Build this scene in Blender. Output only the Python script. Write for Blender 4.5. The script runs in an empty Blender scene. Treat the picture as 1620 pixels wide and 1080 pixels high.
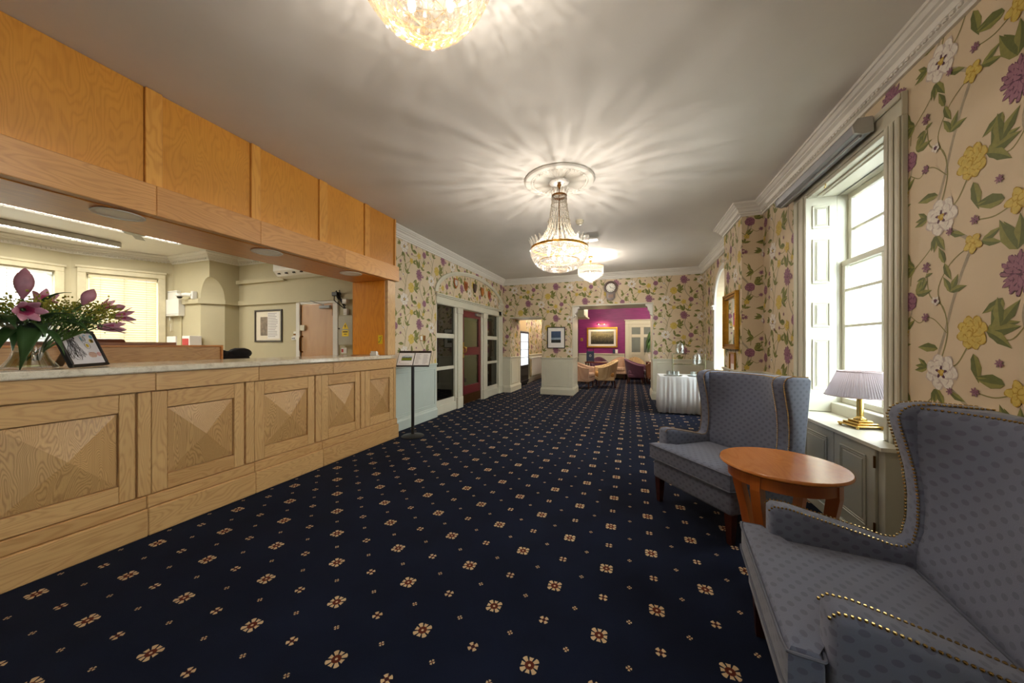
import bpy, bmesh, math, random
from mathutils import Vector, Matrix
random.seed(7)
PI = math.pi
SC = bpy.context.scene
COL = SC.collection

# ------------------------------------------------------------------ camera, world, exposure
F_PX, YAW = 534.0, math.atan(188 / 534.0)
CAM_H = 1.25
cam = bpy.data.cameras.new('camera')
cam.sensor_width = 36.0
cam.lens = F_PX / 1620 * 36
cam.shift_y = 5 / 1620
cam.clip_start = 0.05
camo = bpy.data.objects.new('camera', cam)
COL.objects.link(camo)
camo.location = (0, 0, CAM_H)
camo.rotation_euler = (PI / 2, 0, YAW)
SC.camera = camo
SC.view_settings.view_transform = 'Standard'
SC.view_settings.look = 'None'
SC.view_settings.gamma = 1.0
SC.view_settings.use_curve_mapping = False
SC.view_settings.exposure = 1.48
SC.cycles.max_bounces = 8
SC.cycles.diffuse_bounces = 4
SC.cycles.glossy_bounces = 3
SC.cycles.transparent_max_bounces = 16
SC.cycles.use_adaptive_sampling = True
SC.cycles.adaptive_threshold = 0.025
SC.cycles.caustics_reflective = False
SC.cycles.caustics_refractive = False
SC.cycles.sample_clamp_indirect = 6.0

w = bpy.data.worlds.new('overcast_sky')
SC.world = w
w.use_nodes = True
wn = w.node_tree.nodes
wn['Background'].inputs[0].default_value = (0.88, 0.94, 1.0, 1)
wn['Background'].inputs[1].default_value = 6.5
sun = bpy.data.lights.new('sun', 'SUN')
sun.energy = 0.8
sun.angle = math.radians(4)
sun.color = (1.0, 0.93, 0.82)
suno = bpy.data.objects.new('sun', sun)
COL.objects.link(suno)
suno.rotation_euler = Vector((0.80, 0.30, -0.62)).to_track_quat('-Z', 'Y').to_euler()

# ------------------------------------------------------------------ helpers
def lin(c):
    return tuple(((v / 255) / 12.92 if v / 255 <= 0.04045 else ((v / 255 + 0.055) / 1.055) ** 2.4) for v in c[:3]) + (1.0,)

class NT:
    def __init__(s, name):
        s.m = bpy.data.materials.new(name)
        s.m.use_nodes = True
        s.t = s.m.node_tree
        s.p = s.t.nodes['Principled BSDF']
        s.out = s.t.nodes['Material Output']
    def n(s, typ, **kw):
        x = s.t.nodes.new(typ)
        for k, v in kw.items():
            setattr(x, k, v)
        return x
    def put(s, sock, v):
        if hasattr(v, 'is_output') or hasattr(v, 'links') and not isinstance(v, (int, float, tuple)):
            s.t.links.new(v, sock)
        else:
            sock.default_value = v
    def math(s, op, a, b=None, c=None):
        x = s.n('ShaderNodeMath', operation=op)
        for i, v in enumerate((a, b, c)):
            if v is not None:
                s.put(x.inputs[i], v)
        return x.outputs[0]
    def mix(s, f, a, b, blend='MIX'):
        x = s.n('ShaderNodeMix', data_type='RGBA', blend_type=blend)
        s.put(x.inputs[0], f); s.put(x.inputs[6], a); s.put(x.inputs[7], b)
        return x.outputs[2]
    def noise(s, vec, scale, detail=3, rough=0.5, dist=0.0):
        x = s.n('ShaderNodeTexNoise')
        if vec is not None:
            s.t.links.new(vec, x.inputs['Vector'])
        x.inputs['Scale'].default_value = scale
        x.inputs['Detail'].default_value = detail
        x.inputs['Roughness'].default_value = rough
        x.inputs['Distortion'].default_value = dist
        return x.outputs[0]
    def ramp(s, fac, stops):
        x = s.n('ShaderNodeValToRGB')
        e = x.color_ramp.elements
        while len(e) < len(stops):
            e.new(0.5)
        for el, (p, c) in zip(e, stops):
            el.position = p; el.color = c
        s.t.links.new(fac, x.inputs[0])
        return x.outputs[0]
    def obj(s):
        return s.n('ShaderNodeTexCoord').outputs['Object']
    def bump(s, hgt, strength=0.2, dist=0.002):
        x = s.n('ShaderNodeBump')
        x.inputs['Strength'].default_value = strength
        x.inputs['Distance'].default_value = dist
        s.t.links.new(hgt, x.inputs['Height'])
        s.t.links.new(x.outputs[0], s.p.inputs['Normal'])
    def xyz(s, vec):
        x = s.n('ShaderNodeSeparateXYZ')
        s.t.links.new(vec, x.inputs[0])
        return x.outputs
    def mapping(s, vec, scale=(1, 1, 1), loc=(0, 0, 0), rot=(0, 0, 0)):
        x = s.n('ShaderNodeMapping')
        s.t.links.new(vec, x.inputs[0])
        x.inputs['Scale'].default_value = scale
        x.inputs['Location'].default_value = loc
        x.inputs['Rotation'].default_value = rot
        return x.outputs[0]

MATS = {}
def mat(name, col, rough=0.5, metal=0.0, var=0.08, vscale=6.0, bump=0.0, bscale=200.0, emit=0.0, ecol=None, coat=0.0, spec=None, sheen=0.0):
    if name in MATS:
        return MATS[name]
    k = NT(name)
    c = lin(col)
    k.p.inputs['Roughness'].default_value = rough
    k.p.inputs['Metallic'].default_value = metal
    k.p.inputs['Coat Weight'].default_value = coat
    if spec is not None:
        k.p.inputs['Specular IOR Level'].default_value = spec
    if sheen:
        k.p.inputs['Sheen Weight'].default_value = sheen
    o = k.obj()
    if var > 0:
        nz = k.noise(o, vscale, 4, 0.6)
        d = tuple(v * (1 - var * 2) for v in c[:3]) + (1,)
        l = tuple(min(1, v * (1 + var)) for v in c[:3]) + (1,)
        k.put(k.p.inputs['Base Color'], k.ramp(nz, [(0.25, d), (0.75, l)]))
    else:
        k.p.inputs['Base Color'].default_value = c
    if bump > 0:
        k.bump(k.noise(o, bscale, 2), bump, 0.002)
    if emit > 0:
        k.p.inputs['Emission Color'].default_value = lin(ecol or col)
        k.p.inputs['Emission Strength'].default_value = emit
    MATS[name] = k.m
    return k.m

def wood(name, light, dark, axis='z', rough=0.38, ring=26.0, coat=0.25, fig=0.24):
    """oak: growth-ring figure and pores stretched along the grain axis, shifted per board"""
    if name in MATS:
        return MATS[name]
    k = NT(name)
    o = k.obj()
    oi = k.n('ShaderNodeObjectInfo').outputs['Random']
    add = k.n('ShaderNodeVectorMath', operation='ADD')
    k.t.links.new(o, add.inputs[0])
    cmb = k.n('ShaderNodeCombineXYZ')
    for i, mul in enumerate((17.0, 31.0, 23.0)):
        k.t.links.new(k.math('MULTIPLY', oi, mul), cmb.inputs[i])
    k.t.links.new(cmb.outputs[0], add.inputs[1])
    v = add.outputs[0]
    al, ac = 0.9, 4.2
    s1 = {'x': (al, ac, ac), 'y': (ac, al, ac), 'z': (ac, ac, al)}[axis]
    s2 = {'x': (4, 260, 260), 'y': (260, 4, 260), 'z': (260, 260, 4)}[axis]
    n1 = k.noise(k.mapping(v, s1), 1.0, 3, 0.45, 0.4)
    rg = k.math('SINE', k.math('MULTIPLY', n1, ring * PI))
    rg = k.math('MULTIPLY_ADD', rg, 0.5, 0.5)
    rg = k.math('POWER', rg, 2.2)
    n2 = k.noise(k.mapping(v, s2), 1.0, 2, 0.6)
    n3 = k.noise(v, 2.5, 2)
    f = k.math('MULTIPLY_ADD', rg, fig, k.math('MULTIPLY', n2, 0.34))
    f = k.math('ADD', f, k.math('MULTIPLY_ADD', n3, 0.3, -0.08))
    f = k.math('ADD', f, k.math('MULTIPLY_ADD', oi, 0.22, -0.11))
    mid = tuple((a + b) / 2 for a, b in zip(light, dark))
    colr = k.ramp(f, [(0.12, lin(light)), (0.5, lin(mid)), (0.95, lin(dark))])
    k.t.links.new(colr, k.p.inputs['Base Color'])
    k.p.inputs['Roughness'].default_value = rough
    k.p.inputs['Coat Weight'].default_value = coat
    k.p.inputs['Coat Roughness'].default_value = 0.25
    k.bump(n2, 0.15, 0.001)
    MATS[name] = k.m
    return k.m

def glassy(name, tint=(255, 255, 255), gloss=0.12, trans=0.0, rough=0.02, trcol=(255, 250, 238)):
    """thin glass: transparent, a mirror share, and for crystal a share that scatters light through"""
    if name in MATS:
        return MATS[name]
    k = NT(name)
    tr = k.n('ShaderNodeBsdfTransparent'); tr.inputs[0].default_value = lin(tint)
    gl = k.n('ShaderNodeBsdfGlossy'); gl.inputs['Roughness'].default_value = rough
    lw = k.n('ShaderNodeLayerWeight'); lw.inputs[0].default_value = 0.5
    m1 = k.n('ShaderNodeMixShader')
    k.put(m1.inputs[0], k.math('MULTIPLY_ADD', k.math('POWER', lw.outputs['Facing'], 5.0), 1 - gloss, gloss))
    k.t.links.new(tr.outputs[0], m1.inputs[1]); k.t.links.new(gl.outputs[0], m1.inputs[2])
    res = m1.outputs[0]
    if trans > 0:
        tl = k.n('ShaderNodeBsdfTranslucent'); tl.inputs[0].default_value = lin(trcol)
        m2 = k.n('ShaderNodeMixShader'); m2.inputs[0].default_value = trans
        k.t.links.new(res, m2.inputs[1]); k.t.links.new(tl.outputs[0], m2.inputs[2])
        res = m2.outputs[0]
    k.t.links.new(res, k.out.inputs[0])
    MATS[name] = k.m
    return k.m

class B:
    """collects faces for one mesh"""
    def __init__(s):
        s.v = []; s.f = []; s.mi = []
    def add(s, vs, fs, mi=0):
        o = len(s.v)
        s.v.extend([tuple(p) for p in vs])
        for f in fs:
            s.f.append(tuple(i + o for i in f)); s.mi.append(mi)
        return s
    def box(s, lo, hi, bev=0.0, mi=0):
        x0, y0, z0 = [min(a, b) for a, b in zip(lo, hi)]
        x1, y1, z1 = [max(a, b) for a, b in zip(lo, hi)]
        b = min(bev, (x1 - x0) * .45, (y1 - y0) * .45, (z1 - z0) * .45)
        if b <= 0:
            vs = [(x, y, z) for x in (x0, x1) for y in (y0, y1) for z in (z0, z1)]
            return s.add(vs, [(0, 1, 3, 2), (4, 6, 7, 5), (0, 4, 5, 1), (2, 3, 7, 6), (0, 2, 6, 4), (1, 5, 7, 3)], mi)
        vs = []; ix = {}
        for i, (x, sx) in enumerate(((x0, 1), (x1, -1))):
            for j, (y, sy) in enumerate(((y0, 1), (y1, -1))):
                for k, (z, sz) in enumerate(((z0, 1), (z1, -1))):
                    for a in range(3):
                        ix[(i, j, k, a)] = len(vs)
                        vs.append((x + (0 if a == 0 else b * sx), y + (0 if a == 1 else b * sy), z + (0 if a == 2 else b * sz)))
        fs = []
        for i in (0, 1):
            q = [ix[(i, 0, 0, 0)], ix[(i, 1, 0, 0)], ix[(i, 1, 1, 0)], ix[(i, 0, 1, 0)]]
            fs.append(q if i else q[::-1])
            q = [ix[(0, i, 0, 1)], ix[(0, i, 1, 1)], ix[(1, i, 1, 1)], ix[(1, i, 0, 1)]]
            fs.append(q if i else q[::-1])
            q = [ix[(0, 0, i, 2)], ix[(1, 0, i, 2)], ix[(1, 1, i, 2)], ix[(0, 1, i, 2)]]
            fs.append(q if i else q[::-1])
        for i in (0, 1):
            for j in (0, 1):
                fs.append([ix[(i, j, 0, 0)], ix[(i, j, 1, 0)], ix[(i, j, 1, 1)], ix[(i, j, 0, 1)]])
                fs.append([ix[(i, 0, j, 0)], ix[(i, 1, j, 0)], ix[(i, 1, j, 2)], ix[(i, 0, j, 2)]])
                fs.append([ix[(0, i, j, 1)], ix[(1, i, j, 1)], ix[(1, i, j, 2)], ix[(0, i, j, 2)]])
                for k in (0, 1):
                    fs.append([ix[(i, j, k, a)] for a in range(3)])
        return s.add(vs, fs, mi)
    def rings(s, rings, close=True, caps=(True, True), mi=0):
        n = len(rings[0]); vs = [p for r in rings for p in r]; fs = []
        for i in range(len(rings) - 1):
            for j in range(n if close else n - 1):
                k = (j + 1) % n
                fs.append((i * n + j, i * n + k, (i + 1) * n + k, (i + 1) * n + j))
        if caps[0]:
            fs.append(tuple(range(n))[::-1])
        if caps[1]:
            fs.append(tuple((len(rings) - 1) * n + j for j in range(n)))
        return s.add(vs, fs, mi)
    def prism(s, pts, axis, a0, a1, mi=0):
        """polygon extruded along axis: x: pts (y,z); y: pts (x,z); z: pts (x,y)"""
        def mk(a):
            return [{'x': (a, p[0], p[1]), 'y': (p[0], a, p[1]), 'z': (p[0], p[1], a)}[axis] for p in pts]
        return s.rings([mk(a0), mk(a1)], mi=mi)
    def lathe(s, prof, c=(0, 0, 0), n=24, caps=(True, True), mi=0, sx=1.0, sy=1.0):
        r = [[(c[0] + q * sx * math.cos(2 * PI * j / n), c[1] + q * sy * math.sin(2 * PI * j / n), c[2] + z) for j in range(n)] for q, z in prof]
        return s.rings(r, caps=caps, mi=mi)
    def tube(s, path, r, n=8, closed=False, mi=0, caps=True):
        P = [Vector(p) for p in path]; m = len(P)
        R = r if isinstance(r, (list, tuple)) else [r] * m
        rings = []; up = None
        for i in range(m):
            if closed:
                t = (P[(i + 1) % m] - P[i - 1])
            else:
                t = P[min(i + 1, m - 1)] - P[max(i - 1, 0)]
            if t.length < 1e-9:
                t = Vector((0, 0, 1))
            t.normalize()
            if up is None:
                up = Vector((0, 0, 1)) if abs(t.z) < 0.9 else Vector((1, 0, 0))
            sd = t.cross(up)
            if sd.length < 1e-6:
                sd = t.orthogonal()
            sd.normalize(); up = sd.cross(t).normalized()
            rings.append([tuple(P[i] + R[i] * (math.cos(2 * PI * j / n) * sd + math.sin(2 * PI * j / n) * up)) for j in range(n)])
        if closed:
            rings.append(rings[0])
            return s.rings(rings, caps=(False, False), mi=mi)
        return s.rings(rings, caps=(caps, caps), mi=mi)
    def ball(s, c, r, n=8, m=5, mi=0):
        if not isinstance(r, (tuple, list)):
            r = (r, r, r)
        rg = []
        for i in range(1, m):
            a = PI * i / m
            rg.append([(c[0] + r[0] * math.sin(a) * math.cos(2 * PI * j / n), c[1] + r[1] * math.sin(a) * math.sin(2 * PI * j / n), c[2] - r[2] * math.cos(a)) for j in range(n)])
        s.rings(rg, caps=(True, True), mi=mi)
        return s
    def cushion(s, lo, hi, r, n=24, m=14, crown=0.0, mi=0):
        c = [(a + b) / 2 for a, b in zip(lo, hi)]; hl = [(b - a) / 2 - r for a, b in zip(lo, hi)]
        rg = []
        for i in range(m + 1):
            a = PI * i / m
            row = []
            for j in range(n):
                t = 2 * PI * (j + .5) / n
                d = (math.sin(a) * math.cos(t), math.sin(a) * math.sin(t), -math.cos(a))
                sg = [(1 if q > 1e-6 else -1 if q < -1e-6 else 0) for q in d]
                if i in (0, m):
                    sg = [0, 0, sg[2]]
                p = [c[q] + r * d[q] + sg[q] * hl[q] for q in range(3)]
                if crown and d[2] > 0:
                    fx = 1 - min(1, abs(p[0] - c[0]) / (hl[0] + r)) ** 2; fy = 1 - min(1, abs(p[1] - c[1]) / (hl[1] + r)) ** 2
                    p[2] += crown * max(fx, 0) * max(fy, 0)
                row.append(tuple(p))
            rg.append(row)
        return s.rings(rg, caps=(False, False), mi=mi)
    def xf(s, M):
        s.v = [tuple(M @ Vector(p)) for p in s.v]
        return s

def T(x=0, y=0, z=0, rz=0, rx=0, ry=0):
    return Matrix.Translation((x, y, z)) @ Matrix.Rotation(rz, 4, 'Z') @ Matrix.Rotation(ry, 4, 'Y') @ Matrix.Rotation(rx, 4, 'X')

LOCS = {}
def ob(name, b, m, parent=None, smooth=False, world=False, tri=False, kind=None, label=None, angle=40):
    """one mesh object from a builder; world=True: builder holds world coordinates although there is a parent"""
    me = bpy.data.meshes.new(name)
    v = b.v
    if world and parent is not None:
        iv = LOCS.get(parent.name, Matrix()).inverted()
        v = [tuple(iv @ Vector(p)) for p in v]
    me.from_pydata(v, [], b.f)
    ms = m if isinstance(m, (list, tuple)) else [m]
    for q in ms:
        me.materials.append(q)
    if tri:
        me.update()
        for p in me.polygons:
            nx, ny, nz = [abs(c) for c in p.normal]
            p.material_index = 2 if nx > ny and nx > nz else (1 if ny > nz else 0)
    elif len(ms) > 1:
        me.polygons.foreach_set('material_index', b.mi)
    bm = bmesh.new(); bm.from_mesh(me)
    bmesh.ops.recalc_face_normals(bm, faces=bm.faces)
    bm.to_mesh(me); bm.free()
    if smooth:
        me.polygons.foreach_set('use_smooth', [True] * len(me.polygons))
        me.set_sharp_from_angle(angle=math.radians(angle))
    o = bpy.data.objects.new(name, me)
    COL.objects.link(o)
    if parent is not None:
        o.parent = parent
    if kind:
        o['kind'] = kind
    if label:
        o['label'] = label
    return o

def tag(o, label, cat, group=None, kind=None):
    o['label'] = label; o['category'] = cat
    if group:
        o['group'] = group
    if kind:
        o['kind'] = kind
    return o

def thing(name, label, cat, loc=(0, 0, 0), rz=0.0, group=None):
    o = bpy.data.objects.new(name, None)
    COL.objects.link(o)
    o.empty_display_size = 0.1
    o.location = loc; o.rotation_euler = (0, 0, rz)
    LOCS[o.name] = T(*loc, rz=rz)
    return tag(o, label, cat, group)

def struct(name, b, m, smooth=False, label=None):
    o = ob(name, b, m, smooth=smooth)
    o['kind'] = 'structure'
    if label:
        o['label'] = label
    return o

def dup(root, loc, rz, label=None):
    r = root.copy(); COL.objects.link(r); r.location = loc; r.rotation_euler = (0, 0, rz)
    if label:
        r['label'] = label
    for ch in root.children:
        c = ch.copy(); COL.objects.link(c); c.parent = r
        for g in ch.children:
            d = g.copy(); COL.objects.link(d); d.parent = c
    return r

def sweep(b, path, prof, closed=False, mi=0):
    """profile (out, z) swept along a plan path; out is to the right of travel"""
    n = len(path); rings = []
    def nrm(i, j):
        dx, dy = path[j][0] - path[i][0], path[j][1] - path[i][1]
        l = math.hypot(dx, dy)
        return (dy / l, -dx / l)
    for i in range(n):
        a = nrm(i - 1, i) if i > 0 else nrm(0, 1)
        c = nrm(i, i + 1) if i < n - 1 else nrm(n - 2, n - 1)
        dt = 1 + a[0] * c[0] + a[1] * c[1]
        mx, my = (a[0] + c[0]) / dt, (a[1] + c[1]) / dt
        rings.append([(path[i][0] + mx * d, path[i][1] + my * d, z) for d, z in prof])
    return b.rings(rings, mi=mi)

def framed_rect(b, axis, at, a0, a1, z0, z1, wd, th, bev=0.004, out=1):
    """four flat bars around a rectangle on a plane axis=at (out: direction of thickness)"""
    def bx(p0, p1, q0, q1):
        t0, t1 = at, at + th * out
        if axis == 'x':
            b.box((t0, p0, q0), (t1, p1, q1), bev)
        else:
            b.box((p0, t0, q0), (p1, t1, q1), bev)
    bx(a0, a1, z0, z0 + wd); bx(a0, a1, z1 - wd, z1)
    bx(a0, a0 + wd, z0 + wd, z1 - wd); bx(a1 - wd, a1, z0 + wd, z1 - wd)

# ------------------------------------------------------------------ materials
M_PAINT = mat('cream_paint', (205, 201, 183), 0.4, var=0.03, vscale=3)
M_WHITE = mat('white_paint', (222, 218, 210), 0.5, var=0.02)
M_CEIL = mat('ceiling_paint', (226, 222, 216), 0.75, var=0.03, vscale=1.5, bump=0.05, bscale=30)
M_SAGE = mat('pale_sage_paint', (190, 200, 192), 0.45, var=0.03, vscale=3)
M_GREYCUP = mat('grey_green_paint', (176, 174, 158), 0.4, var=0.03, vscale=3)
M_PAPER = mat('wallpaper_ground', (210, 190, 160), 0.6, var=0.03, vscale=4, bump=0.03)
M_OLIVE = mat('olive_wall_paint', (190, 180, 148), 0.65, var=0.03, vscale=2)
M_PURPLE = None
M_BRASS = mat('polished_brass', (222, 188, 108), 0.25, 1.0, var=0.05)
M_GOLD = mat('gilt_frame', (196, 148, 60), 0.32, 1.0, var=0.12, vscale=30)
M_CHROME = mat('satin_steel', (180, 180, 178), 0.3, 1.0, var=0.03)
M_BLACK = mat('black_metal', (24, 23, 22), 0.45, 0.0, var=0.05)
M_DARKWOOD = mat('dark_mahogany', (62, 28, 18), 0.3, var=0.15, vscale=20, coat=0.3)
M_RED = mat('maroon_door_paint', (96, 22, 28), 0.35, var=0.05)
M_BRONZE = mat('antique_bronze', (120, 82, 40), 0.35, 0.9, var=0.1, vscale=20)
M_GLASS = glassy('clear_glass', (248, 252, 250), 0.05)
M_SCREENGLASS = glassy('screen_glass', (120, 128, 124), 0.08)
M_TABLEGLASS = glassy('table_glass', (250, 252, 252), 0.12)
M_WPLASTIC = mat('white_plastic', (228, 226, 220), 0.35, var=0.02)
M_CREAMPL = mat('cream_plastic', (214, 206, 182), 0.4, var=0.02)
M_GREYPL = mat('grey_plastic', (150, 150, 150), 0.4, var=0.02)
M_PAPERSHEET = mat('paper_sheet', (236, 232, 228), 0.7, var=0.01)
M_INK = mat('printed_ink', (60, 56, 56), 0.7, var=0.05)
W_PANEL = wood('orange_oak_upright', (216, 150, 60), (166, 100, 30), 'z', 0.35, 62, fig=.15)
W_STRIP = wood('pale_orange_oak_upright', (226, 164, 78), (186, 120, 46), 'z', 0.35, 40)
W_BEAM = wood('oak_beam_lengthways', (216, 160, 96), (160, 104, 54), 'y', 0.4, 60, fig=.18)
W_SOFF = wood('orange_oak_lengthways', (210, 130, 40), (168, 94, 24), 'y', 0.35, 50)
W_V = wood('light_oak_upright', (214, 174, 118), (168, 124, 74), 'z', 0.42, 70)
W_H = wood('light_oak_lengthways', (212, 170, 114), (166, 120, 70), 'y', 0.42, 70)
W_PYR = wood('figured_oak_panel', (208, 166, 110), (138, 98, 56), 'z', 0.40, 160, fig=.30)
W_DOOR = wood('beech_door_veneer', (198, 152, 104), (172, 122, 74), 'z', 0.35, 8)
W_TABLE = wood('cherry_table_top', (214, 136, 62), (176, 98, 38), 'y', 0.2, 40, 0.6, fig=.14)
W_TLEG = wood('cherry_table_frame', (190, 106, 42), (144, 70, 24), 'z', 0.3, 8, 0.4)

def carpet_material():
    k = NT('navy_carpet_with_woven_flowers')
    x, y, z = k.xyz(k.obj())
    def lattice(x0, y0, px, py):
        out = []
        for v, o, p in ((x, x0, px), (y, y0, py)):
            t = k.math('DIVIDE', k.math('SUBTRACT', v, o), p)
            t = k.math('SUBTRACT', t, k.math('FLOOR', k.math('ADD', t, 0.5)))
            out.append(k.math('MULTIPLY', t, p))
        r = k.math('SQRT', k.math('ADD', k.math('MULTIPLY', out[0], out[0]), k.math('MULTIPLY', out[1], out[1])))
        return out[0], out[1], r
    def lt(a, b):
        return k.math('LESS_THAN', a, b)
    def gt(a, b):
        return k.math('GREATER_THAN', a, b)
    PX, PY, X0, Y0 = 0.488, 0.46, 0.115, 2.185
    cream = red = None
    def acc(a, b):
        return b if a is None else k.math('MAXIMUM', a, b)
    for q in (0, 1):
        dx, dy, r = lattice(X0 + q * PX / 2, Y0 + q * PY / 2, PX, PY)
        ph = k.math('ARCTAN2', dy, dx)
        c8 = k.math('COSINE', k.math('MULTIPLY', ph, 8))
        rad = k.math('MULTIPLY_ADD', k.math('COSINE', k.math('MULTIPLY', ph, 4)), -0.004, 0.037)
        pet = k.math('MULTIPLY', k.math('MULTIPLY', lt(r, rad), gt(c8, -0.55)), gt(r, 0.017))
        cream = acc(cream, pet)
        cream = acc(cream, lt(r, 0.0055))
        red = acc(red, k.math('MULTIPLY', lt(r, 0.019), gt(r, 0.0055)))
        dx, dy, r = lattice(X0 + q * PX / 2, Y0 + PY / 2 + q * PY / 2, PX, PY)
        ph = k.math('ARCTAN2', dy, dx)
        s2 = k.math('ABSOLUTE', k.math('SINE', k.math('MULTIPLY', ph, 2)))
        cream = acc(cream, k.math('MULTIPLY', k.math('MULTIPLY', lt(r, 0.022), gt(s2, 0.62)), gt(r, 0.008)))
        red = acc(red, k.math('MULTIPLY', lt(r, 0.014), lt(s2, 0.62)))
    dx, dy, r = lattice(X0 - PX / 4, Y0 + PY / 4, PX / 2, PY / 2)
    cream = acc(cream, k.math('MULTIPLY', lt(r, 0.0115), gt(k.math('COSINE', k.math('MULTIPLY', k.math('ARCTAN2', dy, dx), 4)), -0.3)))
    red = acc(red, lt(r, 0.004))
    o = k.obj()
    n1 = k.noise(o, 3.0, 3)
    n2 = k.noise(o, 420.0, 2)
    base = k.ramp(n1, [(0.3, lin((13, 17, 30))), (0.7, lin((19, 25, 43)))])
    base = k.mix(k.math('MULTIPLY', n2, 0.35), base, lin((34, 43, 68)))
    cc = k.mix(n2, lin((176, 144, 106)), lin((228, 202, 162)))
    col = k.mix(cream, base, cc)
    col = k.mix(k.math('MULTIPLY', red, 0.9), col, lin((96, 42, 28)))
    k.t.links.new(col, k.p.inputs['Base Color'])
    k.p.inputs['Roughness'].default_value = 0.95
    k.p.inputs['Specular IOR Level'].default_value = 0.05
    k.p.inputs['Sheen Weight'].default_value = 0.02
    k.bump(n2, 0.5, 0.004)
    return k.m
M_CARPET = carpet_material()

def dotted_fabric(base, dot, plane, nm):
    k = NT(nm)
    c = k.xyz(k.obj())
    u, v = {'xy': (c[0], c[1]), 'xz': (c[0], c[2]), 'yz': (c[1], c[2])}[plane]
    msk = None
    for q in (0, 1):
        t = []
        for a, p, sz in ((u, 0.058, 0.0115), (v, 0.048, 0.0085)):
            a = k.math('ADD', k.math('DIVIDE', a, p), 0.5 * q)
            a = k.math('SUBTRACT', a, k.math('FLOOR', k.math('ADD', a, 0.5)))
            t.append(k.math('MULTIPLY', a, p / sz))
        r2 = k.math('ADD', k.math('MULTIPLY', t[0], t[0]), k.math('MULTIPLY', t[1], t[1]))
        mm = k.math('LESS_THAN', r2, 1.0)
        msk = mm if msk is None else k.math('MAXIMUM', msk, mm)
    o = k.obj()
    n2 = k.noise(o, 500, 2)
    n1 = k.noise(o, 5, 3)
    b = k.mix(n1, lin(tuple(x * 0.92 for x in base)), lin(base))
    b = k.mix(k.math('MULTIPLY', n2, 0.3), b, lin(tuple(min(255, x * 1.15) for x in base)))
    k.t.links.new(k.mix(k.math('MULTIPLY', msk, 0.85), b, lin(dot)), k.p.inputs['Base Color'])
    k.p.inputs['Roughness'].default_value = 0.8
    k.p.inputs['Sheen Weight'].default_value = 0.25
    k.p.inputs['Specular IOR Level'].default_value = 0.25
    k.bump(n2, 0.25, 0.002)
    return k.m
FAB = [dotted_fabric((104, 110, 130), (86, 91, 111), pl, 'blue_grey_dotted_cloth_' + pl) for pl in ('xy', 'xz', 'yz')]

# ------------------------------------------------------------------ key planes (metres)
XL, XR, YF, YB, ZC = -3.19, 1.49, 8.33, -2.6, 2.945
YF2 = 9.15                       # back of the thick far wall
PX_, PY0, PY1 = 1.27, 4.79, 5.60  # pier
DADO, SKIRT = 0.92, 0.17

# ------------------------------------------------------------------ wallpaper print (flat print laid on the walls)
PRINT = [mat('print_' + n, c, 0.6, var=0.10, vscale=60) for n, c in (
    ('white_petal', (226, 218, 206)), ('pale_mauve_petal', (196, 180, 172)), ('light_yellow_petal', (208, 182, 88)), ('deep_yellow_petal', (182, 146, 40)),
    ('light_mauve_petal', (150, 102, 120)), ('deep_mauve_petal', (108, 60, 86)), ('dark_purple_petal', (82, 40, 62)), ('light_leaf', (138, 136, 68)),
    ('dark_leaf', (98, 104, 48)), ('stem', (136, 128, 76)), ('grey_branch', (170, 156, 132)))]

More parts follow.
